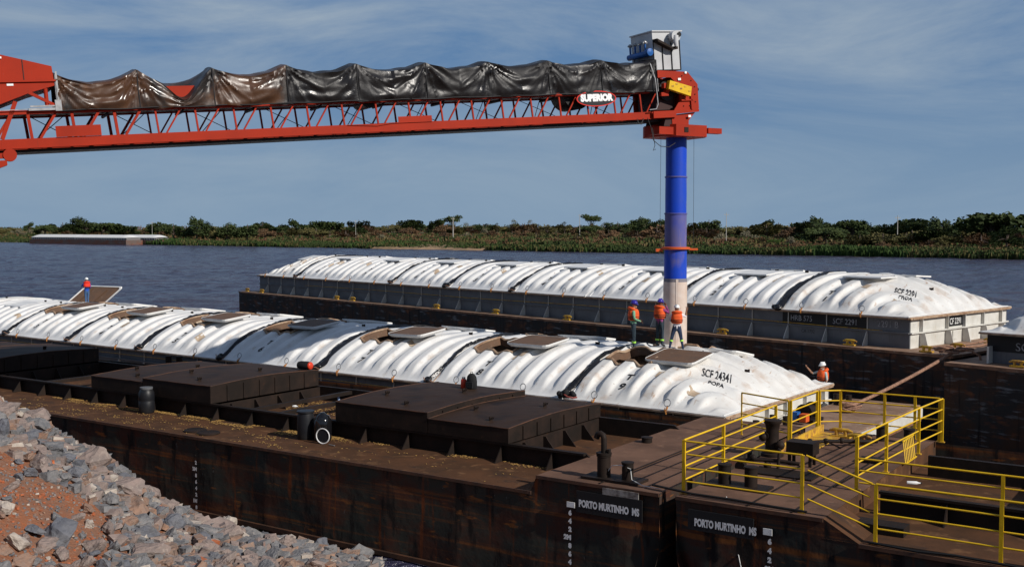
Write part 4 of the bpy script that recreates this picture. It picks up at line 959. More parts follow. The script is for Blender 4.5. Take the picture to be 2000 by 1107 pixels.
dark_hull(ba, -50, 3.5, 10.0, ztA, 2, 440, lambda x, z: (.10*sstep(2.7, 3.1, x)*(1+.5*math.sin(z*5))*.5 if x > 2.6 else 0)+(.22*sstep(3.05, 3.5, x)*sstep(2.4,1.2,z)), 0, .55)
deck_sheet(ba, -50, 0.02, .0, 10.0, ZA, M['deck'])
m = MB(); m.add([(.02,0,ZA+.004),(.16,0,ZR),(.16,10,ZR),(.02,10,ZA+.004)], [(0,1,2,3)]); m.build('deck_step', M['deck'], ba)
deck_sheet(ba, .16, 3.5, .0, 10.0, ZR, M['bow_deck'], 'bow_deck')
m = MB(); m.box(-50,0.01,-.035,-.004,ZA-.07,ZA+.012); m.box(.16,3.5,-.035,-.004,ZR-.07,ZR+.012); m.build('deck_edge', M['dark_rim'] if 'dark_rim' in M else M['dark_steel'], ba)
m = MB(); m.box(-50,3.0,-.10,-.004,.10,.22); m.build('rub_strake', M['rust_strake'] if 'rust_strake' in M else M['dark_steel'], ba)
# coaming round the hold
m = MB(); m.box(-45,.10,YC0,YC0+.05,ZA,3.03); m.prism([(.10,YC0,ZA),(.75,YC0,ZA),(.10,YC0,3.03)], (0,.05,0)); m.box(-45,.12,YC0-.13,YC0-.003,2.97,3.03); m.build('coaming', M['dark_steel'], ba)
m = MB(); m.box(-45,.3,YC1,YC1+.05,ZA,3.03); m.prism([(.30,YC1,ZA),(1.1,YC1,ZA),(.30,YC1,3.03)], (0,.05,0)); m.box(-45,.3,YC1+.053,YC1+.15,2.97,3.03); m.build('coaming', M['dark_steel'], ba)
for k in range(20): wedge_bracket(ba, -.9-1.66*k, YC0, ZA+.005, 2.965, -.42, M['dark_steel'])
for x in (-2.35,-8.82,-14.42,-21.2,-27.9,-35.1):
    m = MB(); m.box(x,x+.05,YC0+.06,YC1-.01,ZA,3.0); m.build('cross_coaming', M['dark_steel'], ba)
    for y in (3.1,4.2,5.3,6.4):
        if x in (-8.82,-21.2): wedge_bracket(ba, x, y, ZA+.005, 2.95, -.45, M['dark_steel'], axis='x')
        else: wedge_bracket(ba, x+.053, y, ZA+.005, 2.95, .45, M['dark_steel'], axis='x')
for x in (-11.6,-12.9,-24.5):
    m = MB(); m.box(x,x+.16,YC0+.06,YC1-.01,2.86,2.99); m.build('cross_beam', M['dark_steel'], ba)
box_cover(-5.1,-2.28,2.36,7.55,3.04,3.46,'lower flat steel cover with squared end closest to the open bow deck')
box_cover(-8.75,-5.13,2.36,7.55,3.04,3.63,'upper flat steel cover behind the paired dark barrels, right of the open hold')
box_cover(-18.1,-14.5,2.36,7.55,3.04,3.63,'flat steel cover with raised lugs just behind the single capped barrel')
box_cover(-21.1,-18.13,2.36,7.55,3.04,3.50,'lower flat steel cover left of and behind the single capped barrel')
box_cover(-31.6,-28.0,2.36,7.55,3.04,3.60,'flat steel cover cut by the left edge, in front of the white covers')
box_cover(-35.2,-31.65,2.36,7.55,3.04,3.48,'farthest flat steel cover at the left edge of the photo')
# spilt grain along the coaming
r = random.Random(3); m = MB()
for _ in range(6500):
    x = -24+15.5*r.random()**.8 if r.random() < .85 else r.uniform(-9,-1); y = 2.42-abs(r.gauss(0,.28)) if r.random() < .7 else r.uniform(.15,2.3)
    if y < .08: continue
    if noise.noise(Vector((x*.9, y*2.8, 0))) < .02+.25*sstep(-14, -4, x): continue
    l = r.uniform(.01,.055); a = r.gauss(.15,.35)
    m.add([(x-l*math.cos(a), y-l*math.sin(a), ZA+.016), (x+.01, y-.012, ZA+.02), (x+l*math.cos(a), y+l*math.sin(a), ZA+.018), (x-.01, y+.02, ZA+.032)], [(0,1,3),(1,2,3)])
for _ in range(900):
    x, y = (r.uniform(-2.2,-.1), 2.75+abs(r.gauss(0,.4))) if r.random() < .4 else (r.uniform(-14.2,-9), r.uniform(5.2,7.3)); l = r.uniform(.02,.07)
    m.add([(x-l, y-l*.3, ZA+.016), (x, y-.02, ZA+.02), (x+l, y+l*.3, ZA+.018), (x, y+.02, ZA+.035)], [(0,1,3),(1,2,3)])
m.v = [tuple(FA.w(*v)) for v in m.v]
tag(m.build('spilt_grain', M['grain'], fix=False), 'yellow spilt grain scattered along the dark barge deck', 'grain', kind='stuff')
# depth marks and name
def sidetxt(body, x, z, s, sx=.9, name='lettering', off=.006, m_='white_text'):
    return lettering(body, s, lambda a, b: (x+a, -.075, z+b), M[m_], ba if x < 3.5 else bd, sx, name, off)
for i, ch in enumerate(('6','4','2','2M','8','6','4','2','1M','8')): sidetxt(ch, (1.17 if ch not in ('2M','1M') else 1.10), 2.15-.2*i, .155, 1.0, 'depth_mark', .012)
for i, ch in enumerate(('2','2M','8','6','4','2','1M','8')): sidetxt(ch, -12.36 if len(ch) < 2 else -12.42, 1.72-.2*i, .15, 1.0, 'depth_mark', .010)
m = MB(); m.box(1.08,1.30,-.08,-.065,2.29,2.42); m.build('mark_block', M['white_text'], ba)
m = MB(); m.box(1.34,3.10,-.068,-.045,2.20,2.72); m.build('name_panel', M['black_paint'], ba)
m = MB(); m.box(2.05,3.0,-.062,-.04,2.724,2.88); m.build('mark_block', M['scuffed'] if 'scuffed' in M else M['shade_grey'], ba)
sidetxt('PORTO MURTINHO  MS', 2.22, 2.42, .23, .655, 'lettering', .012)
# ---- the next dark barge (the one with yellow railings)
bd = FA.thing('cargo_barge', 'dark barge with yellow railings and capstan at the lower right', 'barge', (0,0,0), 0, None)
ztD = lambda x: ZR if x < 7.3 else (ZR-(ZR-ZA)*min(1, (x-7.3)/.75))
dark_hull(bd, 3.92, 45, 10.0, ztD, 6, 330, lambda x, z: .30*sstep(4.35, 3.92, x)*sstep(2.6, 1.0, z), .65, 0)
deck_sheet(bd, 3.92, 7.3, .0, 10.0, ZR, M['bow_deck'], 'bow_deck')
m = MB(); m.add([(7.3,0,ZR),(8.05,0,ZA+.004),(8.05,1.3,ZA+.004),(7.3,1.3,ZR)], [(0,1,2,3)]); m.add([(7.3,1.3,ZR),(7.3,10,ZR),(7.305,10,ZA),(7.305,1.3,ZA)], [(0,1,2,3)]); m.add([(7.3,1.3,ZR),(8.05,1.3,ZA),(7.3,1.3,ZA)], [(0,1,2)]); m.build('deck_step', M['deck'], bd)
deck_sheet(bd, 7.3, 45, .0, 10.0, ZA, M['deck'])
m = MB(); m.box(3.92,7.3,-.035,-.004,ZR-.07,ZR+.012); m.box(8.05,45,-.035,-.004,ZA-.07,ZA+.012); m.build('deck_edge', M['dark_rim'] if 'dark_rim' in M else M['dark_steel'], bd)
m = MB(); m.box(7.75,45,YC0+.15,YC0+.20,ZA,3.05); m.box(7.75,45,YC0+.02,YC0+.147,2.99,3.05); m.build('coaming', M['dark_steel'], bd)
m = MB(); m.box(7.75,45,YC1-.35,YC1-.30,ZA,3.05); m.box(7.75,45,YC1-.297,YC1-.2,2.99,3.05); m.build('coaming', M['dark_steel'], bd)
for k in range(8): wedge_bracket(bd, 9.2+1.7*k, YC0+.15, ZA+.005, 2.985, -.42, M['dark_steel'])
m = MB(); m.box(11.6,14.6,2.5,7.4,3.06,3.5); m.build('hold_cover', M['cover_top'], bd)
m = MB(); m.box(8.05,45,-.10,-.004,.10,.22); m.build('rub_strake', M['dark_steel'], bd)
m = MB(); m.box(4.25,5.8,-.068,-.045,2.24,2.70); m.build('name_panel', M['black_paint'], bd)
sidetxt('PORTO MURTINHO  MS', 5.14, 2.42, .23, .59, 'lettering', .012)
m = MB(); m.box(6.02,6.22,-.08,-.065,2.40,2.54); m.build('mark_block', M['white_text'], bd)
for i, ch in enumerate(('6','4','2','2M','8')): sidetxt(ch, 6.17, 2.26-.2*i, .155, 1.0, 'depth_mark', .012)
# deck seams
for x, b in ((1.9,ba),(5.6,bd),(6.6,bd)):
    m = MB(); m.box(x-.02,x+.02,.05,9.9,ZR+.012,ZR+.03); m.build('deck_seam', M['dark_steel'], b)

# ---- fittings standing on the decks (welded: parts of their barge)
def post_(b, x, y, z, r_, h, name='bollard', cap=True, m_='dark_steel'):
    m = MB(); m.lathe([(r_,0),(r_,h-.04),(r_*1.12,h-.03),(r_*1.12,h),(r_*.2,h+.01)] if cap else [(r_,0),(r_,h)], (x,y,z), 16); return m.build(name, M[m_], b)
m = MB(); m.box(1.25,2.75,.30,.95,ZR+.01,ZR+.07); m.build('base_plate', M['dark_steel'], ba)
post_(ba, 1.72, .6, ZR+.07, .165, .52, 'bollard')
m = MB(); m.tube([(1.72,.6,ZR+.58),(1.72,.6,ZR+.98),(1.70,.6,ZR+1.06),(1.62,.6,ZR+1.10),(1.55,.6,ZR+1.07),(1.51,.6,ZR+.98)], .075, 10); m.cyl((1.72,.6,ZR+.60),.19,.05,14); m.cyl((1.86,.6,ZR+.62),.05,.12,8); m.build('gooseneck_vent', M['dark_steel'], ba)
post_(ba, 2.36, .62, ZR+.07, .14, .42, 'bollard')
m = MB(); m.tube([(1.85,.55,ZR+.2),(2.0,.5,ZR+.38),(2.25,.5,ZR+.42),(2.5,.5,ZR+.36),(2.56,.45,ZR+.12),(2.9,.35,ZR+.04),(3.4,.3,ZR+.04)], .010, 5); m.build('cord', M['white_wire'], ba)
post_(ba, .55, 5.2, ZR+.01, .15, .15, 'deck_vent')
for x, y in ((-13.25,.66),(-12.55,.60)):
    m = MB(); m.lathe([(.36,0),(.36,.03),(.33,.05),(.05,.055)], (x,y,ZA+.012), 24); m.build('manhole_cover', M['dark_steel'], ba)
for x, y in ((-25.6,9.45),(-25.05,9.6)): post_(ba, x, y, ZA, .14, .75, 'bollard')
m = MB(); m.box(4.0,5.5,1.3,1.95,ZR+.01,ZR+.06); m.build('base_plate', M['dark_steel'], bd)
post_(bd, 4.42, 1.6, ZR+.06, .15, .46, 'bollard'); post_(bd, 5.05, 1.66, ZR+.06, .15, .46, 'bollard')
# capstan
m = MB(); m.lathe([(.30,0),(.30,.08),(.19,.14),(.17,.45),(.17,.72),(.20,.86),(.24,.90),(.24,.97),(.10,.99)], (4.15,5.45,ZR), 20); m.build('capstan', M['dark_steel'], bd)
m = MB(); m.cyl((4.0,5.26,ZR+.55),.11,.18,12,'y'); m.ball((3.95,5.30,ZR+.52),.12); m.ball((4.42,5.3,ZR+.34),.13); m.build('gearbox', M['dark_steel'], bd)
m = MB(); m.box(4.85,5.55,4.55,5.05,ZR+.30,ZR+.62); m.build('motor_box', M['dark_steel'], bd)
m = MB(); [m.box(x,x+.07,y,y+.07,ZR,ZR+.30) for x in (4.88,5.42) for y in (4.6,4.93)]; m.build('stand', M['dark_steel'], bd)
m = MB(); m.tube([(3.95,3.6,ZR+.20),(4.4,3.8,ZR+.22),(4.9,3.9,ZR+.24),(5.4,4.0,ZR+.20)], .045, 8); m.cyl((4.05,3.45,ZR+.06),.14,.14,12,'y'); m.ball((4.3,3.7,ZR+.28),.09); m.ball((4.62,3.85,ZR+.10),.10); m.tube([(4.9,3.85,ZR+.05),(4.92,3.88,ZR+.55)], .04, 8); m.build('pipework', M['dark_steel'], bd)
m = MB(); m.box(4.4,6.0,3.1,3.9,ZR+.01,ZR+.05); m.build('base_plate', M['dark_steel'], bd)
m = MB(); m.tube([(4.55,7.1,ZR+.12),(5.0,7.5,ZR+.16),(5.5,7.9,ZR+.14),(6.1,8.4,ZR+.12)], .05, 8); m.tube([(5.0,7.3,ZR+.2),(5.5,7.0,ZR+.1)], .025, 6); [m.ball((4.6+.35*i,7.15+.3*i,ZR+.16),.085) for i in range(4)]; m.build('pipework', M['dark_steel'], bd)
m = MB(); m.prism([(4.15,6.0,ZR),(4.15,9.6,ZR),(4.15,9.6,ZR+.24),(4.15,6.0,ZR+.20)], (.05,0,0)); m.box(4.203,4.9,6.6,9.4,ZR+.01,ZR+.035); m.build('yellow_kerb', M['yellow_old'], bd)
for x, y in ((6.0,9.2),(6.75,9.25)): post_(bd, x, y, ZR+.01, .15, .40, 'bollard')
m = MB(); m.box(6.3,6.9,5.9,6.25,ZR+.01,ZR+.12); m.build('tool_box', M['dark_steel'], bd)
m = MB(); m.box(7.5,8.7,.95,1.45,ZA+.01,ZA+.20); m.build('deck_box', M['dark_steel'], bd)
cleat(bd, 5.6, 8.4, ZR+.01); cleat(bd, 4.9, 9.0, ZR+.01)

# loose things
def barrel(x, y, label, m_, prof, band=None):
    o = FA.thing('barrel', label, 'barrel', (x, y, ZA+.01), 0, None)
    m = MB(); m.lathe(prof, (0,0,0), 24); m.build('body', M[m_], o)
    if band: m = MB(); m.lathe(band[0], (0,0,0), 24); m.build('lid', M[band[1]], o)
    return o
barrel(-17.45, 2.02, 'single dark barrel with a pale lid standing alone on the grainy deck', 'barrel', [(.24,0),(.27,.05),(.275,.4),(.26,.43),(.275,.47),(.27,.70),(.22,.80),(.20,.83)], ([(.215,.83),(.22,.85),(.22,.90),(.18,.905),(.02,.905)], 'shade_grey'))
barrel(-9.40, 1.72, 'upright open dark barrel, left of the paired barrels by the lower hold', 'barrel', [(.24,0),(.26,.05),(.265,.45),(.25,.70),(.235,.80),(.275,.82),(.275,.87),(.20,.875)])
barrel(-8.78, 1.82, 'glossy black barrel at the right of the pair, with a dome top', 'barrel_gloss', [(.25,0),(.28,.06),(.285,.45),(.27,.62),(.20,.76),(.09,.82),(.07,.86),(.02,.87)])
o = FA.thing('drum_lid', 'round black drum lid with a white rim leaning on the glossy barrel', 'lid', (-8.38, 1.42, ZA+.01), math.radians(12), None)
m = MB(); m.lathe([(.20,-.015),(.20,.015),(.02,.02)], (0,0,.24), 28, 'y'); m.build('disc', M['barrel'], o)
m = MB(); m.tube([(.225*math.cos(a),-.02,.24+.225*math.sin(a)) for a in [2*PI*i/32 for i in range(32)]], .017, 6, closed=True); m.build('rim', M['white_plastic'], o)
m = MB(); m.v = []; m.tube([tuple(FA.w(-8.1,1.38,ZA+.03)), tuple(FA.w(-7.85,1.35,ZA+.03))], .014, 6); tag(m.build('short_rod', M['steel']), 'short pale metal rod on the deck beside the drum lid', 'rod')
def box_thing(name, label, cat, p, size, m_, fr=FA, rz=.3):
    o = fr.thing(name, label, cat, p, rz); return o
# bag and bottles by the white covers
o = FA.thing('backpack', 'black backpack standing against the white cover marked T 8', 'backpack', (-6.62, 6.6, 3.68), .1)
m = MB(); rings = []
for z, w_, d in ((0,.17,.10),(.05,.20,.13),(.25,.20,.14),(.42,.17,.12),(.50,.10,.07),(.52,.02,.02)): rings.append([(w_*math.cos(a)*(1 if abs(math.cos(a))<.8 else .95), d*math.sin(a), z) for a in [2*PI*i/14 for i in range(14)]])
m.loft(rings); m.build('bag', M['black_cloth'], o)
m = MB(); rings = [[(.13*math.cos(a), -.13-.05*max(0,math.sin(a)*-1), z) for a in [2*PI*i/12 for i in range(12)]] for z in (.05,.24)]; m.box(-.13,.13,-.19,-.12,.05,.25); m.build('pocket', M['black_cloth'], o)
m = MB(); m.tube([(-.05,0,.50),(-.03,0,.57),(.03,0,.57),(.05,0,.50)], .012, 5); m.build('handle', M['black_cloth'], o)
o = FA.thing('thermos', 'red orange water flask beside the black backpack', 'flask', (-6.95, 6.6, 3.68), 0)
m = MB(); m.lathe([(.09,0),(.10,.02),(.10,.26),(.07,.31)], (0,0,0), 16); m.build('body', M['red_plastic'], o)
m = MB(); m.lathe([(.06,.31),(.06,.37),(.02,.38)], (0,0,0), 12); m.build('cap', M['steel'], o)
o = FA.thing('duffel_bag', 'dark bag with a red end lying by the shaded cover T 6', 'bag', (-14.75, 7.1, 3.68), .1)
m = MB(); m.lathe([(.02,-.32),(.13,-.30),(.16,-.2),(.16,.16),(.14,.22)], (0,0,.15), 14, 'x'); m.build('bag', M['black_cloth'], o)
m = MB(); m.lathe([(.145,.223),(.15,.26),(.12,.30),(.02,.31)], (0,0,.15), 14, 'x'); m.build('red_end', M['red_plastic'], o)
def bottle(x, y, z, label, m_, capm, h=.24, lie=False):
    o = FA.thing('bottle', label, 'bottle', (x, y, z+(.05 if lie else 0)), .4)
    m = MB(); m.lathe([(.04,0),(.045,.01),(.045,h*.65),(.02,h*.82),(.018,h*.92)], (0,0,0), 12); q = m.build('body', M[m_], o)
    m = MB(); m.lathe([(.02,h*.92),(.02,h),(.005,h)], (0,0,0), 8); m.build('cap', M[capm], o)
    if lie: o.rotation_euler[1] = PI/2
M['clear_blue'] = mat('blue_white_bottle', (.35,.5,.75), .2); M['cup_white'] = M['white_plastic']
bottle(-13.0, 7.05, ZA+.02, 'blue and white bottle standing in the open hold left of the barrels', 'clear_blue', 'white_plastic', .38)
bottle(-13.9, 5.6, ZA+.02, 'small white bottle lying in the open hold left of the barrels', 'white_plastic', 'white_plastic', .2, True)
bottle(7.9, 4.4, ZA+.35, 'white canister lying at the dark edge inside the yellow railings', 'white_plastic', 'rubber', .34, True)
o = FA.thing('rag_bundle', 'dark bundle of rope and rags on the cover edge below joint T 9', 'bundle', (-3.4, 7.35, 3.58), 0)
m = MB(); r = random.Random(2); [m.ball((r.uniform(-.25,.25), r.uniform(-.1,.1), .1+r.uniform(-.03,.08)), r.uniform(.07,.13), 8, 6) for _ in range(8)]; m.build('bundle', M['black_cloth'], o)
m = MB(); m.tube([(-.1,-.1,.15),(.1,-.14,.05),(.28,-.1,.02),(.34,.05,.03)], .03, 6); m.build('red_strap', mat('dark_red_strap', (.22,.05,.04), .8), o)

# ================================================================ yellow railings
def railing(label, pts, heights=(.32,.63,.94,1.24), posts=None, w=.075, fr=FA, skip=()):
    o = fr.thing('railing', label, 'railing', pts[0], 0, None); o0 = Vector(pts[0])
    P = [Vector(p)-o0 for p in pts]
    for i, p in enumerate(P):
        if posts is not None and i not in posts: continue
        m = MB(); top = heights[-1]
        m.box(p.x-w/2,p.x+w/2,p.y-w*.32,p.y+w*.32,p.z,p.z+top); m.build('post', M['yellow'], o)
        m = MB(); m.box(p.x-w,p.x+w,p.y-w*.8,p.y+w*.8,p.z-.004,p.z+.02); m.build('foot_plate', M['yellow_old'], o)
    for j, h in enumerate(heights):
        for i in range(len(P)-1):
            if (i, j) in skip: continue
            a, b = P[i]+Vector((0,0,h)), P[i+1]+Vector((0,0,h)); d = (b-a).normalized()
            if j == len(heights)-1: a2, b2 = a, b
            else: a2, b2 = a+d*(w/2+.003), b-d*(w/2+.003)
            m = MB(); m.tube([a2-Vector((0,0,.0)), b2], .020 if j < len(heights)-1 else .023, 8); m.build('bar', M['yellow'], o)
    return o
z = ZR+.012; zl = ZA+.012
railing('yellow railing on the left side of the platform, running back from the front corner post', [(3.98,.28,z),(3.98,2.55,z),(3.98,6.15,z)])
railing('front yellow railing above the second PORTO MURTINHO lettering', [(4.06,.18,z),(6.78,.18,z)], posts=(1,))
railing('sloping yellow railing stepping down beside the ramp to the low deck', [(6.86,.18,z),(8.25,.18,zl)], posts=())
railing('long yellow railing along the low deck edge at the bottom right', [(8.33,.18,zl),(10.72,.18,zl),(14.5,.18,zl)], skip=((0,9),))
railing('yellow railing crossing the platform with a wide first post', [(7.15,2.85,z),(7.22,5.1,z),(7.35,7.8,z),(7.5,9.85,z)])
railing('back yellow railing facing the far barge', [(7.42,9.88,z),(6.75,9.86,z),(5.9,9.84,z),(4.62,9.82,z),(4.12,9.4,z)])
railing('yellow railing section by the kerb near the domed cover end', [(4.08,9.32,z),(4.06,7.1,z)])
railing('thin yellow railing end nearest the domed white cover', [(4.0,7.08,z),(2.35,7.75,z)], w=.04)
railing('yellow railing along the hold edge behind the low deck railing', [(7.2,2.78,z-.10),(10.3,2.78,z-.10),(13.5,2.78,z-.10)], heights=(.30,.58,.86), posts=(1,))
o = FA.thing('grating_frame', 'yellow barred frame leaning against the crossing railing', 'frame', (7.28, 6.35, z), 0)
m = MB(); [m.bar((-.02+.12, y, .02), (.0, y+.12, .55), .022) for y in [.0+.16*i for i in range(7)]]; m.build('bars', M['yellow'], o)
m = MB(); m.bar((.12,-.05,.02),(.12,1.05,.02),.03); m.bar((0,.08,.56),(0,1.2,.56),.03); m.build('frame', M['yellow'], o)

# ================================================================ hawser and coils
def W3(fr, *p): return fr.w(*p)
def rope_thing(label, a, b, sag, r_, name='hawser', cat='rope', m_='rope', n=24):
    m = MB(); a = Vector(a); b = Vector(b)
    m.tube([a.lerp(b, i/n)-Vector((0,0,sag*4*(i/n)*(1-i/n))) for i in range(n+1)], r_, 8)
    return tag(m.build(name, M[m_]), label, cat)
A1 = W3(FC, 2.25, -.75, ZC+.14); A2 = W3(FB, 1.6, 7.3, 2.15)
rope_thing('thick brown mooring rope stretched from the far barge corner to the near barge', A1, A2, .10, .07)
m = MB(); r = random.Random(4)
for k in range(7):
    c = A1+Vector((r.uniform(-.4,.5), r.uniform(-.1,.5), 0)); m.tube([c+Vector((r.uniform(.25,.4)*math.cos(a), .25*math.sin(a), .03+.05*k*.5+.03*math.sin(a*2+k))) for a in [2*PI*i/14 for i in range(14)]], .05, 6, closed=True)
m.tube([A1+Vector((.2,-.1,.1)), A1+Vector((.6,-.35,.1)), A1+Vector((.9,-.5,-.1)), A1+Vector((.95,-.5,-.45))], .05, 6)
tag(m.build('rope_coil', M['rope']), 'brown rope heaped in coils on the far barge corner', 'rope')
m = MB()
for k in range(6):
    c = A2+Vector((r.uniform(-.15,.15), r.uniform(-.1,.1), -.15)); m.tube([c+Vector((.28*math.cos(a), .2*math.sin(a), .05*k+.04*math.sin(a*2+k))) for a in [2*PI*i/14 for i in range(14)]], .045, 6, closed=True)
tag(m.build('rope_coil', M['rope']), 'small rope coil at the near barge end beside the yellow railing', 'rope')
for body, x, y in (('cable_drum', 1.5, 6.6),): pass
o = FB.thing('winch', 'dark deck winch with red and blue parts at the loading barge end', 'winch', (1.0, 4.6, 1.91), 0)
m = MB(); m.box(-.4,.4,-.5,.5,0,.12); m.cyl((0,-.35,.35),.22,.7,14,'y'); m.cyl((0,-.42,.35),.32,.06,16,'y'); m.cyl((0,.36,.35),.32,.06,16,'y'); m.build('drum', M['dark_steel'], o)
m = MB(); m.box(-.3,-.05,-.9,-.6,.1,.42); m.build('motor', M['blue_mach'], o)
m = MB(); m.box(.05,.3,-.95,-.62,.1,.38); m.build('pump', M['band'], o)
for yy in (1.2, 2.6, 8.8):
    m = MB(); m.cyl((.5,yy,1.90),.12,.45,12); m.cyl((1.0,yy,1.90),.12,.45,12); m.build('bollard', M['dark_steel'], bb)
rope_thing('pale cord hanging from the second platform bollard over the hull', W3(FA,4.95,.45,ZR+.05), W3(FA,5.75,-.25,1.0), -.0, .010, 'cord', 'cord', 'white_wire', 8)
m = MB(); m.tube([W3(FA,3.2,.25,ZR+.12), W3(FA,4.3,.1,ZR+.09), W3(FA,5.2,.15,ZR+.08), W3(FA,6.2,.1,ZR+.07), W3(FA,6.9,.15,ZR+.05)], .03, 6)
tag(m.build('hose', M['rubber']), 'dark hose lying along the platform edge under the front railing', 'hose')
m = MB(); m.tube([W3(FA,8.2,.1,ZA+.05), W3(FA,9.2,-.02,ZA+.05), W3(FA,9.9,.12,ZA+.05), W3(FA,11.2,.0,ZA+.05), W3(FA,13,.1,ZA+.05)], .03, 6)
tag(m.build('hose', M['rubber']), 'dark hose lying along the low deck edge at the bottom right', 'hose')
# ================================================================ conveyor boom, head and loading pipe
BE = Vector((.88015, .46710, .08457)); BN = Vector((-.46878, .88331, 0)); BU = BE.cross(BN)
if BU.z < 0: BU = -BU
BO = Vector((-15.283, 32.4, 11.4606))
boom = empty('conveyor_boom', 'long red lattice boom with a blue and white loading pipe at its tip', 'conveyor', BO)
BM = Matrix((BE, BN, BU)).transposed()
boom.rotation_euler = BM.to_euler()
TW = 1.35
RDP = Matrix.Rotation(0, 4, 'Z')
inv = BM.inverted()
def bpart(name, m, mt, parent=None, fix=True): return m.build(name, mt, parent or boom, fix)
for l in (0, TW):
    m = MB(); m.box(-8, 24.7, l-.09, l+.09, -.135, .135); m.box(-8, 24.7, l-.13, l+.13, -.150, -.138); bpart('bottom_chord', m, M['red'])
    m = MB(); m.box(-8, 23.6, l-.06, l+.06, .86, .98); bpart('top_chord', m, M['red'])
nodes = [.97+1.235*i for i in range(-6, 19)]
for l in (0, TW):
    for i, s in enumerate(nodes):
        w_ = .055 if s > 4 else .085
        m = MB(); m.bar((s, l, .138), (s-.05, l, .858), w_); bpart('post', m, M['red'])
        m = MB(); m.bar((s+.24, l, .138), (s+.72, l, .858), w_*.9); bpart('diagonal', m, M['red'])
for i, s in enumerate(nodes):
    if i % 2 == 0:
        m = MB(); m.bar((s+.1, .05, .10), (s+1.1, TW-.05, .9), .02); m.bar((s+1.1, .05, .10), (s+.1, TW-.05, .9), .02); bpart('cross_brace', m, M['cable'])
    m = MB(); m.bar((s+.6, .1, -.06), (s+.6, TW-.1, -.06), .07); bpart('cross_tie', m, M['red'])
m = MB(); m.box(-8, 23.4, .15, TW-.15, .90, .99); bpart('belt_tray', m, M['rubber'])
m = MB(); m.box(1.64, 2.94, -.125, -.10, .138, .47); bpart('side_panel', m, M['red'])
m = MB(); m.prism([(10.9,-.105,.12),(12.0,-.105,.05),(12.8,-.105,.15),(12.8,-.105,.34),(14.08,-.105,.34),(14.08,-.105,.12)], (0,-.02,0)); bpart('side_panel', m, M['red'])
for s in (11.9, 20.4):
    m = MB(); m.lathe([(.02,0),(.62 if s > 15 else .28,0),(.62 if s > 15 else .28,1.0),(.02,1.0)], (s, .2, .98), 24, 'y'); bpart('belt_pulley', m, M['rubber'])
m = MB(); m.box(-8, 24.2, .14, TW+.16, -.25, -.165); bpart('chord_shade_strip', m, M['rubber'])  # dark strip standing in for the shade on the far bottom chord
# return idlers hanging under the belt
for i in range(9):
    s = 3.2+2.3*i; m = MB(); m.lathe([(.05,.15),(.05,TW-.15)], (s, 0, .80), 8, 'y'); m.box(s-.03,s+.03,.10,.14,.76,.92); bpart('idler', m, M['rubber'])
# oval sign
sg = MB()
def oval(a, b, l, n=40): return [(21.03+a*math.cos(2*PI*i/n), l, .72+b*math.sin(2*PI*i/n)) for i in range(n)]
sg.prism(oval(.90,.30,-.14), (0,-.03,0)); so = sg.build('sign', M['sign_red'], boom)
sg = MB(); sg.prism(oval(.855,.262,-.1705), (0,-.006,0)); sg.build('sign_field', M['sign_black'], so)
vs_, fs_ = text_geo('SUPERIOR', .34, 0, .026); g = MB(); g.add([(21.03+v[0]*.94, -.180, .74+v[1]) for v in vs_], fs_); g.build('lettering', M['sign_white'], so, fix=False)
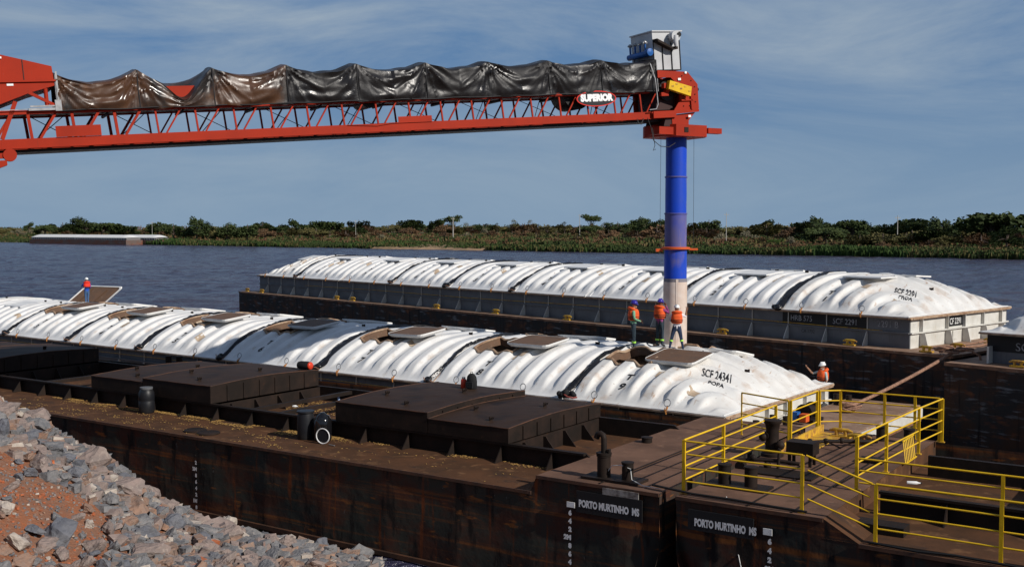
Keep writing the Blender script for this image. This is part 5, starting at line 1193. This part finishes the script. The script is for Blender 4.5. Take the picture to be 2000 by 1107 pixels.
# ---- black sheeting over the belt covers
tp = empty('tarpaulin', 'black and dusty brown plastic sheeting draped in scallops over the boom', 'tarpaulin', BO); tp.rotation_euler = BM.to_euler()
hoops = [(1.78,2.04),(4.17,2.13),(6.50,2.14),(8.95,2.20),(11.42,2.20),(14.0,2.20),(16.49,2.20),(19.02,2.20),(21.37,2.19),(23.97,2.17)]
sagd = [.25,.34,.20,.19,.16,.14,.11,.09,.07]
def tarp_row(s):
    for k in range(len(hoops)-1):
        if hoops[k][0] <= s <= hoops[k+1][0]: break
    a, b = hoops[k], hoops[k+1]; f = (s-a[0])/(b[0]-a[0]); top = a[1]+(b[1]-a[1])*f-sagd[k]*(4*f*(1-f))**.9+.045*noise.noise(Vector((s*1.7, 4, 4)))*math.sin(PI*f)+.03*abs(math.sin(f*PI*2.5))*math.sin(PI*f)
    drop = (1.05 if k == 1 else 0)
    row = []
    bot = .94-.05*abs(math.sin(s*2.3))+.02*noise.noise(Vector((s*2, 1, 1)))
    n1 = 22; sh = math.sin(PI*f)
    side_top = top-.14*sh
    if k == 1: side_top = top-.55*math.exp(-((f-.60)/.20)**2)-.14*sh
    for j in range(n1+1):   # near face upwards
        t = j/n1; z = bot+(side_top-bot)*t
        cat = t+ (sagd[k]*2.4)*(1-4*(f-.5)**2)*(t)            # folds hang between hoops
        fq = 5.5+2.5*noise.noise(Vector((k*3.3, 1, 1))); w_ = .045*math.sin(cat*fq+k*1.7+2.2*noise.noise(Vector((s*.9, cat*2, k))))*sh*(.3+.7*t) + .13*noise.noise(Vector((s*.8, cat*2.6, k)))*min(1,sh*2)+.05*noise.noise(Vector((s*2.6+t*2.5*(1 if f < .5 else -1), t*2.0, 3)))
        dx = min(f, 1-f)*2.5; dz = (1-t)*1.1; ang = math.atan2(dz, dx+.02); dd = math.hypot(dx, dz)
        sd = k*7.1+(0 if f < .5 else 3.3)
        fan = -(.11*(1-min(1, abs(noise.noise(Vector((ang*3.4, sd, .35*dd)))*3.2)))**2)*math.exp(-dd*.8)*min(1, dd*4)
        row.append((s, -.12-.10*math.sin(PI*t)*sh-w_*.8+fan, z))
    for j in range(1, 9):   # over the top to the far side
        t = j/8; row.append((s, -.12+(TW+.24)*t, side_top+(top-side_top)*math.sin(PI*min(t*1.0,.5))+.0*t+.10*math.sin(PI*t)*(1-sh*.9)+.02*noise.noise(Vector((s*2, t*3, 9))) if k != 1 else side_top+(top-side_top)*sstep(0,.75,t)+.08*math.sin(PI*t)*(1-sh)))
    zt = row[-1][2]
    for j in range(1, 9): t = j/8; row.append((s, TW+.12+.05*math.sin(t*9+s), zt+(bot-zt)*t))
    return row
rows = []; N = 470; ssx = [hoops[0][0]+(hoops[-1][0]-hoops[0][0])*i/N for i in range(N+1)]
rows = [tarp_row(s) for s in ssx]; nr = len(rows[0])
def sheet(i0, i1, mt, nm):
    m = MB(); m.add([p for rw in rows[i0:i1+1] for p in rw], [(i*nr+k,(i+1)*nr+k,(i+1)*nr+k+1,i*nr+k+1) for i in range(i1-i0) for k in range(nr-1)], True); return m.build(nm, mt, tp)
ib = min(range(N+1), key=lambda i: abs(ssx[i]-8.95))
sheet(0, ib, M['tarp_brown'], 'dusty_sheet')['label'] = 'dusty brown sheeting at the left'
sheet(ib, N, M['tarp'], 'black_sheet')
for k, (s, h) in enumerate(hoops):
    m = MB(); m.tube([(s,-.135,.92),(s-.02,-.15,1.5),(s,-.135,h-.04),(s,.1,h+.01),(s,TW*.5,h+.05),(s,TW-.1,h+.02),(s,TW+.12,h-.06)], .020, 6)
    m.build('hoop_rope', M['steel'] if k in (0, 9) else M['cable'], tp)
m = MB(); m.tube([(s, -.16, .93+.015*math.sin(s*3)) for s in [1.8+.4*i for i in range(56)]], .016, 5); m.build('hem_rope', M['cable'], tp)
m = MB(); m.box(4.9, 6.3, .2, .25, 1.15, 1.62); bpart('cover_panel', m, M['red'])
# ---- left machine housing
hs = MB(); hs.prism([(-4,-.13,3.5),(.35,-.13,2.62),(.89,-.13,2.48),(1.72,-.13,2.26),(1.74,-.13,1.86),(-4,-.13,1.86)], (0,TW+.3,0)); bpart('upper_housing', hs, M['red'])
hs = MB(); hs.prism([(-4,-.16,1.80),(1.74,-.16,1.83),(1.74,-.16,1.68),(1.05,-.16,1.49),(.2,-.16,1.17),(-4,-.16,-.1)], (0,TW+.36,0)); bpart('lower_housing', hs, M['red'])
m = MB(); m.box(-4,1.78,-.22,-.163,1.80,1.855); bpart('housing_ledge', m, M['red'])
for s in (.92,): m = MB(); m.box(s-.012,s+.012,-.145,-.132,1.86,2.47); bpart('panel_seam', m, M['red_dark'])
for s, z_ in ((.28,2.50),(.52,1.70)): m = MB(); m.box(s-.09,s+.09,-.175,-.162,z_,z_+.06); bpart('label_plate', m, M['sign_white'])
m = MB(); m.box(1.79,1.84,-.16,-.12,.95,2.1); m.box(1.70,1.88,-.2,-.14,.92,1.25); bpart('edge_frame', m, M['steel'])
m = MB(); m.box(.95,1.72,-.19,-.12,.95,1.02); m.box(1.0,1.72,-.17,-.12,1.05,1.10); m.bar((-4,-.14,.93),(.95,-.14,1.0),.02); bpart('guide_rail', m, M['steel'])
m = MB(); m.bar((1.0,-.12,1.50),(1.72,-.12,1.08),.09); m.cyl((1.48,-.1,1.1),.06,.5,10); bpart('strut', m, M['red'])
for a, b in (((-.9,0,.15),(-.1,0,1.15)), ((.15,0,.15),(.62,0,1.25))): m = MB(); m.bar(a, b, .12); bpart('post', m, M['red'])
m = MB(); m.lathe([(.02,0),(.19,0),(.19,.22),(.02,.22)], (.30,-.2,-.33), 20, 'y'); m.lathe([(.02,-.05),(.08,-.05),(.08,.3),(.02,.3)], (-.08,-.2,-.33), 14, 'y'); m.box(-1.5,.28,-.16,-.02,-.42,-.26); m.prism([(-1.5,-.2,-.48),(.2,-.2,-.48),(.2,-.2,-.62),(-.1,-.2,-.72),(-1.5,-.2,-.95)], (0,.5,0)); bpart('slide_bracket', m, M['red'])
# ---- boom head
m = MB(); m.prism([(23.93,-.22,1.74),(25.22,-.22,1.66),(25.42,-.22,1.63),(25.87,-.22,1.15),(25.87,-.22,.20),(25.80,-.22,.10),(24.95,-.22,.10),(24.95,-.22,1.10),(24.55,-.22,1.45),(23.93,-.22,1.45)], (0,.06,0)); bpart('head_plate', m, M['red'])
m = MB(); m.prism([(23.9,TW+.16,1.70),(25.42,TW+.16,1.60),(25.87,TW+.16,1.15),(25.87,TW+.16,.10),(23.9,TW+.16,.10)], (0,.06,0)); bpart('head_plate', m, M['red'])
m = MB(); m.prism([(25.44,-.157,1.60),(25.87,-.157,1.13),(25.87,-.157,.14),(25.83,-.157,.14),(25.83,-.157,1.11),(25.42,-.157,1.56)], (0,TW+.31,0)); m.box(23.95,25.3,-.157,TW+.15,1.60,1.64); bpart('head_cover', m, M['red'])
m = MB(); m.lathe([(.02,0),(.40,0),(.40,1.3),(.02,1.3)], (24.5,0,.95), 24, 'y'); bpart('head_pulley', m, M['rubber'])
m = MB(); m.box(24.0,24.9,.1,TW,.2,1.4); bpart('head_interior', m, M['red_dark'])
m = MB(); m.box(24.12,24.5,-.34,-.16,1.02,1.22); m.cyl((24.3,-.34,.92),.08,.2,10,'y'); m.box(24.0,24.35,-.30,-.16,.72,.86); bpart('gearbox', m, M['red'])
m = MB(); m.prism([(23.6,-.25,.14),(24.6,-.25,.14),(24.85,-.25,.45),(24.98,-.25,.45),(24.98,-.25,.16),(25.85,-.25,.16),(25.85,-.25,.05),(24.7,-.25,-.0),(24.7,-.25,-.13),(23.6,-.25,-.13)], (0,.06,0)); bpart('head_bracket', m, M['red'])
m = MB(); m.prism([(24.75,-.15,-.02),(25.72,-.15,.04),(25.30,-.15,-.35),(25.45,-.15,-.56),(24.55,-.15,-.56),(24.55,-.15,-.02)], (0,1.5,0)); bpart('chute_neck', m, M['red'])
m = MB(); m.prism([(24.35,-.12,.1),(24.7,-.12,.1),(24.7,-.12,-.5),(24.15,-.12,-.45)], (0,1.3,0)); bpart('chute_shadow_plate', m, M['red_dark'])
yb = MB(); yb.prism([(24.31,-.5,1.31),(25.36,-.5,1.03),(25.28,-.5,.66),(24.22,-.5,.98)], (0,.2,0)); yo = bpart('belt_guard', yb, M['yellow'])
for f in range(5):
    s = 24.42+.2*f; z_ = 1.16-.055*f-.02+(.07 if f % 2 else -.06); m = MB(); m.box(s-.05,s+.05,-.512,-.503,z_-.03,z_+.03); m.build('bolt_plate', M['yellow_old'], yo)
for s, z_, w_ in ((24.95,1.36,.14),(25.28,1.62,.1),(25.35,-.12,.13)): m = MB(); m.box(s-w_/2,s+w_/2,-.265,-.253,z_-.04,z_+.05); bpart('label_plate', m, M['sign_white'])
for i, (s, z_) in enumerate(((25.10,1.50),(25.0,1.30),(25.55,1.30),(25.7,1.05),(25.7,.75),(25.7,.45),(25.4,.30),(25.1,.30),(25.1,.6),(25.1,.85))):
    m = MB(); m.cyl((s,-.25,z_),.022,.03,6,'y'); bpart('bolt', m, M['dark_steel'])
m = MB(); m.box(24.98,25.6,-.29,-.223,.50,.56); bpart('stiffener', m, M['red'])
m = MB(); m.box(25.45,25.52,-.29,-.223,.15,.98); bpart('stiffener', m, M['red'])
m = MB(); m.tube([(25.93+.06*math.cos(a),-.1,.95+.06*math.sin(a)) for a in [2*PI*i/10 for i in range(10)]], .02, 5, closed=True); bpart('lifting_eye', m, M['dark_steel'])
m = MB(); m.tube([(23.62,-.2,2.0),(23.75,-.28,1.4),(23.78,-.3,.9),(23.8,-.3,.4),(23.7,-.3,.22),(23.4,-.28,.2)], .025, 6); bpart('side_hose', m, M['steel'])
m = MB(); m.tube([(22.9,-.1,-.12),(22.95,-.1,-.3),(23.08,-.1,-.33),(23.2,-.1,-.12)], .03, 6); m.tube([(23.4,-.1,-.1),(23.5,-.15,-.5),(23.55,-.2,-1.0),(23.8,-.3,-1.25),(24.2,-.3,-1.3),(24.6,-.2,-1.15)], .016, 6); m.tube([(23.6,-.1,-.5),(23.6,-.2,-1.2),(23.5,-.2,-1.4),(23.62,-.2,-1.35)], .014, 6); bpart('loose_cable', m, M['cable'])
# dust collector box on the head, four-sided and upright
dc = empty('dust_collector', 'pale grey sheet metal dust collector box with a blue manifold standing on the boom head', 'dust collector', BO); dc.rotation_euler = BM.to_euler()
S0, S1, L0, L1, Z0, Z1 = 23.98, 25.30, .06, 1.55, 1.76, 3.28
m = MB(); m.box(S0,S1,L0,L1,Z0,Z1); m.build('box', M['dust_box'], dc)
m = MB(); m.box(S0-.04,S1+.12,L0-.06,L1+.05,Z1+.002,Z1+.05); m.build('roof', M['dust_box'], dc)
for s in (S0+.44, S0+.88): m = MB(); m.box(s-.015,s+.015,L0-.04,L0-.003,Z0+.02,Z1-.42); m.build('rib', M['black_paint'], dc)
m = MB(); m.box(S0,S0+.03,L0-.03,L0-.003,Z0,Z1-.3); m.box(S1-.03,S1,L0-.03,L0-.003,Z0,Z1-.02); m.box(S0+.033,S1-.033,L0-.03,L0-.003,Z0,Z0+.03); m.build('frame', M['black_paint'], dc)
m = MB(); m.prism([(S0+.02,L0-.005,Z1-.30),(S0+.72,L0-.005,Z1-.62),(S0+1.0,L0-.005,Z1-.62),(S0+1.0,L0-.005,Z1-.72),(S0+.75,L0-.005,Z1-.72),(S0+.05,L0-.005,Z1-.42)], (0,-.30,0)); m.build('duct_shelf', M['dark_steel'], dc)
m = MB(); m.lathe([(.02,0),(.21,0),(.23,.05),(.23,.20),(.17,.24),(.13,.26)], (S0+.92,L0-.34,Z1-.22), 20, 'y'); m.tube([(S0+.92,L0-.3,Z1-.22),(S0+.86,L0-.36,Z1-.45),(S0+.88,L0-.36,Z1-.62)], [.13,.10,.07], 10); m.build('fan', M['dust_box'], dc)
m = MB(); m.cyl((S0+1.05,L0-.4,Z1-.16),.09,.12,12,'y'); m.build('fan_inlet', M['black_paint'], dc)
for y in (.35,.70,1.05,1.4): m = MB(); m.box(S0-.03,S0-.003,y,y+.03,Z0+.05,Z1-.6); m.build('rib', M['dust_box'], dc)
m = MB(); m.lathe([(.02,0),(.12,.02),(.12,1.45),(.02,1.48)], (S0-.20,.02,Z1-.84), 14, 'y'); m.lathe([(.02,-.1),(.15,-.08),(.15,.08),(.02,.1)], (S0-.20,.05,Z1-.80), 12, 'y'); mo = m.build('blue_manifold', M['blue_mach'], dc)
for y in (.3,.65,1.0,1.35):
    m = MB(); m.cyl((S0-.20,y,Z1-.74),.04,.32,8); m.build('valve_stem', M['blue_mach'], mo)
    m = MB(); m.ball((S0-.20,y,Z1-.38),.08,8,6); m.box(S0-.3,S0-.1,y-.03,y+.03,Z1-.42,Z1-.36); m.build('valve', M['steel'], mo)
m = MB(); m.prism([(23.9,-.02,1.70),(24.2,-.02,1.755),(25.45,-.02,1.66),(25.45,-.02,1.62),(24.0,-.02,1.60)], (0,1.4,0)); bpart('head_top_plate', m, M['red'])
# turntable (level) and pipe (vertical): built in world axes, carried by the boom
PC = BO+BE*25.38+BN*.65; PC = Vector((PC.x, PC.y, 0))
def wpart(name, mt, m, parent=None, par_is_pipe=False):
    o = m.build(name, mt); par = parent or boom; o.parent = par
    o.matrix_parent_inverse = (Matrix.Translation(BO) @ BM.to_4x4()).inverted() if par is boom else Matrix.Identity(4)
    return o
yaw = math.atan2(BE.y, BE.x); RZ = Matrix.Translation(PC) @ Matrix.Rotation(yaw, 4, 'Z')
m = MB(); m.prism([(-.75,-1.0,12.68),(.78,-1.0,12.68),(1.05,-.5,12.68),(1.05,.6,12.68),(.7,.95,12.68),(-1.0,.95,12.68),(-1.25,.5,12.68),(-1.25,-.2,12.68)], (0,0,.46)); m.xf(RZ); wpart('turntable', M['red'], m)
m = MB(); m.box(1.053,1.75,-.75,-.45,12.86,13.08); m.xf(RZ); wpart('turntable_arm', M['red'], m)
m = MB(); m.box(-1.5,-.8,-.9,-.1,12.72,13.02); m.xf(RZ); wpart('winch_box', M['red'], m)
m = MB(); m.box(-.35,-.15,-1.02,-1.003,12.83,13.03); m.xf(RZ); wpart('vent_plate', M['dark_steel'], m)
m = MB(); m.lathe([(.50,13.15),(.50,13.45)], (0,0,0), 24); m.xf(Matrix.Translation(PC)); wpart('slewing_ring', M['red'], m)
prof = [('pipe_blue',.425,12.70,11.08),('pipe_blue',.435,11.08,9.58),('pipe_dusty',.445,9.58,8.20),('pipe_blue',.465,8.20,6.92),('pipe_grey',.478,6.92,6.78),('pipe_white',.488,6.78,2.9)]
M['pipe_grey'] = mat('grey_pipe_band', (.20,.19,.22), .6)
for nm, r_, za, zb in prof:
    m = MB(); m.lathe([(r_,zb),(r_+.004,(za+zb)/2),(r_,za)], (0,0,0), 40, cap=False); m.xf(Matrix.Translation(PC)); po = wpart('pipe_section', M[nm], m)
for z_, r_ in ((11.08,.452),(9.58,.462)):
    m = MB(); m.lathe([(r_,z_-.03),(r_+.012,z_-.02),(r_+.012,z_+.02),(r_,z_+.03)], (0,0,0), 40, cap=False); m.xf(Matrix.Translation(PC)); wpart('pipe_flange', M['pipe_dusty'], m)
m = MB(); m.lathe([(.47,8.10),(.60,8.13),(.60,8.20),(.47,8.22)], (0,0,0), 40); m.xf(Matrix.Translation(PC)); wpart('pipe_collar', M['band'], m)
m = MB(); m.box(-.82,-.55,-.16,.1,8.02,8.14); m.box(.55,.9,-.16,.1,8.08,8.16); m.xf(Matrix.Translation(PC)); wpart('collar_lug', M['band'], m)
for dx in (-.66, .72):
    m = MB(); m.tube([(dx,-.1,8.2),(dx*.98,-.1,12.72)], .008, 4); m.xf(Matrix.Translation(PC)); wpart('hoist_cable', M['cable'], m)
m = MB(); m.box(-.05,.05,-.50,-.47,4.0,6.9); m.xf(Matrix.Translation(PC)); wpart('pipe_seam', M['pipe_white'], m)

# ================================================================ people
def skin_mesh(bones):
    """bones: list of (p, q, rp, rq, material); nodes are shared by name"""
    nodes_ = {}; vs = []; rad = []; es = []
    for a, b, *_ in bones:
        for n_ in (a, b):
            if n_[0] not in nodes_: nodes_[n_[0]] = len(vs); vs.append(n_[1]); rad.append(n_[2])
        es.append((nodes_[a[0]], nodes_[b[0]]))
    me = bpy.data.meshes.new('sk'); me.from_pydata([tuple(v) for v in vs], es, []); o = bpy.data.objects.new('sk', me); COL.objects.link(o)
    sk = o.modifiers.new('s', 'SKIN'); sk.use_smooth_shade = True; su = o.modifiers.new('u', 'SUBSURF'); su.levels = 1; su.render_levels = 1
    if not me.skin_vertices: bpy.context.view_layer.objects.active = o
    sv_ = me.skin_vertices[0].data if me.skin_vertices else None
    for i, r_ in enumerate(rad): sv_[i].radius = r_ if isinstance(r_, tuple) else (r_, r_); sv_[i].use_root = (i == 0)
    dg = bpy.context.evaluated_depsgraph_get(); dg.update(); ev = o.evaluated_get(dg); me2 = ev.to_mesh()
    V = [tuple(v.co) for v in me2.vertices]; Fc = [tuple(p.vertices) for p in me2.polygons]
    ev.to_mesh_clear(); bpy.data.objects.remove(o); return V, Fc
def person(label, pos, yaw_, J, cl, helmet, scale=1.0, vest='lifejacket', vest_back=False, bands=True, sleeve='shirt', knee_band=.17):
    """J: joint overrides; cl: dict skin, shirt, trousers"""
    o = empty('person', label, 'person', pos, yaw_)
    j = dict(pelvis=(0,0,.92), waist=(0,0,1.08), chest=(.0,0,1.27), neckb=(0,0,1.43), neck=(.012,0,1.50), head=(.025,0,1.60), crown=(.02,0,1.69),
             hipL=(0,.09,.86), kneeL=(.02,.10,.48), ankL=(-.01,.11,.10), toeL=(.14,.13,.045), hipR=(0,-.09,.86), kneeR=(.02,-.10,.48), ankR=(-.01,-.11,.10), toeR=(.14,-.13,.045),
             shL=(0,.19,1.38), elL=(-.02,.25,1.10), wrL=(.08,.24,.87), shR=(0,-.19,1.38), elR=(-.02,-.25,1.10), wrR=(.08,-.24,.87))
    j.update(J)
    R_ = dict(pelvis=(.155,.125), waist=(.145,.115), chest=(.17,.125), neckb=(.085,.075), neck=.05, head=(.078,.092), crown=(.062,.075), hipL=.095, hipR=.095, kneeL=.064, kneeR=.064, ankL=.042, ankR=.042, toeL=.036, toeR=.036,
              shL=.066, shR=.066, elL=.045, elR=.045, wrL=.030, wrR=.030)
    for sd in 'LR':
        w_ = Vector(j['wr'+sd]); e_ = Vector(j['el'+sd]); d = (w_-e_).normalized(); j['pa'+sd] = tuple(w_+d*.07); R_['pa'+sd] = (.038,.022)
    N_ = lambda n_: (n_, Vector(j[n_]), R_[n_])
    pairs = [('pelvis','waist',1),('waist','chest',1),('chest','neckb',1),('neckb','neck',0),('neck','head',0),('head','crown',0)]
    for sd in 'LR': pairs += [('pelvis','hip'+sd,2),('hip'+sd,'knee'+sd,2),('knee'+sd,'ank'+sd,2),('ank'+sd,'toe'+sd,3),('chest','sh'+sd,1),('sh'+sd,'el'+sd,1),('el'+sd,'wr'+sd,1 if sleeve == 'long' else 0),('wr'+sd,'pa'+sd,0)]
    V, Fc = skin_mesh([(N_(a), N_(b)) for a, b, c in pairs])
    m = MB(); m.add(V, Fc, True)
    for i, f in enumerate(Fc):
        c = sum((Vector(V[k]) for k in f), Vector())/len(f); best = 9; bi = 0
        for a, b, t in pairs:
            p, q = Vector(j[a]), Vector(j[b]); d = q-p; u = max(0, min(1, (c-p).dot(d)/max(1e-6, d.length_squared))); dd = (c-(p+d*u)).length/(.5+max(R_[a] if not isinstance(R_[a], tuple) else R_[a][0], .05)*5)
            if dd < best: best = dd; bi = t
        if bi == 2 and c.z > j['pelvis'][2]+.02: bi = 1
        if bi == 1 and c.z < j['pelvis'][2]-.0 and abs(c.y) < .2 and abs(c.x) < .2: bi = 2
        m.m[i] = bi
    # hands: five fingers each, from the palm
    for sd in 'LR':
        w_, p_ = Vector(j['wr'+sd]), Vector(j['pa'+sd]); d = (p_-w_).normalized(); side = d.cross(Vector((1,0,0) if abs(d.x) < .8 else (0,1,0))).normalized(); cu = d.cross(side)
        m.cm = 0
        for k, ln in enumerate((.062,.074,.078,.068)):
            b_ = p_+side*(.024*(k-1.5)/1.0*.62)+d*.012; spread = side*(k-1.5)*.010
            m.tube([b_-d*.02, b_+d*ln*.45+spread+cu*.006, b_+d*ln*.75+spread*1.5+cu*.016, b_+d*ln+spread*1.7+cu*.03], [.0095,.009,.008,.006], 6)
        b_ = p_-d*.035-side*.028; m.tube([b_+side*.012, b_-side*.018+d*.02, b_-side*.026+d*.045], [.011,.010,.007], 6)
    # face: nose, ears, mouth and eyes on the head's front
    hd = Vector(j['head']); m.cm = 0
    fd = Vector(J.get('facedir', (1,0,0))).normalized(); sd_ = Vector((-fd.y, fd.x, 0))
    m.ball(hd+fd*.088+Vector((0,0,-.012)), .017, 6, 5, (1,1,1.4)); 
    for s_ in (-1,1): m.ball(hd+sd_*.078*s_+Vector((0,0,-.01)), .018, 6, 5, (.8,.6,1.4))
    m.ball(hd+fd*.05+Vector((0,0,-.075)), .045, 8, 6)
    m.cm = 4
    for s_ in (-1,1): m.ball(hd+fd*.078+sd_*.03*s_+Vector((0,0,.012)), .010, 6, 4)
    m.ball(hd+fd*.082+Vector((0,0,-.048)), .012, 6, 4, (.6,1.6,.5))
    m.build('body', [M[cl['skin']], M[cl['shirt']], M[cl['trousers']], M['boot'], M['black_cloth']], o)
    # helmet
    hc = Vector(j['crown'])-Vector((0,0,.035)); h = MB(); h.ball(hc, .118, 16, 8, (1.12,.95,1.0)); h.v = [(x,y,max(z, hc.z-.012)) for x,y,z in h.v]
    br = [(hc+fd*(.15*math.cos(a)+.018)+sd_*.118*math.sin(a)+Vector((0,0,-.012-.02*max(0,math.cos(a))))) for a in [2*PI*i/20 for i in range(20)]]
    h.loft([br, [p+Vector((0,0,.012)) for p in br]]); h.box(hc.x-.09,hc.x+.09,hc.y-.012,hc.y+.012,hc.z+.085,hc.z+.122); h.build('helmet', M[helmet], o)
    # life jacket
    if vest:
        wp, ch, nk = Vector(j['waist']), Vector(j['chest']), Vector(j['neckb'])
        v = MB(); rings = []
        for f, a, b in ((-.08,.17,.185),(.0,.195,.205),(.25,.205,.215),(.55,.20,.215),(.8,.19,.205),(1.0,.16,.18),(1.08,.12,.14)):
            c = wp.lerp(nk, f) if not vest_back else wp.lerp(nk, f)
            rings.append([(c.x+a*math.copysign(abs(math.cos(t))**.8, math.cos(t)), c.y+b*math.copysign(abs(math.sin(t))**.8, math.sin(t)), c.z) for t in [2*PI*i/20 for i in range(20)]])
        if vest_back: rings = [[(min(x, wp.x-.02 if abs(y) < .16 else wp.x), y, z) for x, y, z in rg] for rg in rings[2:6]]
        v.loft(rings); vo = v.build('life_jacket', M[vest], o)
        v = MB(); c = nk+Vector((-.03,0,.03)); v.tube([(c.x+.13*math.cos(a), c.y+.15*math.sin(a), c.z+.03*(-math.cos(a))) for a in [PI*.30+2*PI*.70*i/14 for i in range(15)]], [.04]+[.058]*13+[.04], 8); v.build('collar', M[vest], vo)
        for f in (.12,.30):
            c = wp.lerp(nk, f); v = MB(); v.tube([(c.x+.215*math.cos(a), c.y+.222*math.sin(a), c.z) for a in [2*PI*i/20 for i in range(20)]], .014, 5, closed=True); v.build('strap', M['black_cloth'], vo)
    if bands:
        for sd in 'LR':
            k, a = Vector(j['knee'+sd]), Vector(j['ank'+sd]); c = a.lerp(k, knee_band/.38); d = (k-a).normalized(); b = MB(); b.tube([c-d*.028, c+d*.028], .072, 12); b.build('reflective_band', M['hiviz'], o)
    o.scale = (scale,)*3
    return o
def on_cover(n, xb_, v):
    fn, x0 = FNB[n]; p = FB.w(xb_, v, TB+fn(xb_-x0, v)); return p
person('worker in orange life jacket and green sleeves with dark blue helmet, leftmost by the pipe', on_cover(9,-6.25,4.25), math.radians(-5),
    dict(elL=(.02,.24,1.13), wrL=(.22,.10,1.06), elR=(.02,-.26,1.12), wrR=(.25,-.06,1.02), kneeL=(.03,.08,.48), ankL=(.0,.08,.10), toeL=(.15,.09,.045), ankR=(.02,-.09,.10), toeR=(.17,-.10,.045), facedir=(1,-.15,-.1)),
    dict(skin='skin_light', shirt='green_shirt', trousers='greytrouser'), 'helmet_blue', 1.13, sleeve='long')
person('worker in orange life jacket and magenta shirt raising a hand to the face', on_cover(9,-5.2,4.55), math.radians(40),
    dict(elR=(.16,-.30,1.24), wrR=(.14,-.16,1.50), elL=(-.02,.25,1.12), wrL=(.12,.22,.95), ankL=(-.02,.13,.10), toeL=(.13,.16,.045), kneeL=(.02,.12,.48), facedir=(1,-.3,-.05)),
    dict(skin='skin', shirt='purple_shirt', trousers='greytrouser'), 'helmet_blue', 1.10, sleeve='long')
person('worker seen from behind with legs apart, one hand raised against the white pipe', on_cover(9,-4.55,4.75), math.radians(86),
    dict(hipL=(0,.10,.84), kneeL=(.0,.19,.47), ankL=(-.02,.27,.10), toeL=(.12,.30,.045), hipR=(0,-.10,.84), kneeR=(.0,-.17,.47), ankR=(-.02,-.24,.10), toeR=(.12,-.27,.045), elR=(.10,-.34,1.30), wrR=(.20,-.38,1.52), elL=(.10,.25,1.12), wrL=(.24,.14,1.14), facedir=(1,0,0)),
    dict(skin='skin', shirt='white_shirt', trousers='navy'), 'helmet_white', 1.05, sleeve='short', knee_band=.30)
person('worker with white helmet waving behind the domed cover end near the brown rope', FB.w(-.70,10.42,ZB+.12), math.radians(196),
    dict(elR=(.30,-.26,1.30), wrR=(.52,-.24,1.52), facedir=(1,.1,0)),
    dict(skin='skin_light', shirt='grey_shirt', trousers='navy'), 'helmet_white', 1.08, sleeve='short', bands=False)
person('worker in blue with a red life jacket on the back at the raised lid', on_cover(3,-46.55,4.75), math.radians(125),
    dict(elL=(.20,.26,1.20), wrL=(.40,.20,1.22), elR=(.10,-.24,1.10), wrR=(.28,-.16,1.08), ankL=(-.02,.07,.10), toeL=(.13,.08,.045), kneeL=(.02,.07,.48), ankR=(.02,-.07,.10), kneeR=(.03,-.07,.48), toeR=(.17,-.08,.045), facedir=(1,.3,-.1)),
    dict(skin='skin', shirt='blue_shirt', trousers='jeans'), 'helmet_white', 1.0, vest='lifejacket_red', vest_back=True, bands=False, sleeve='long')
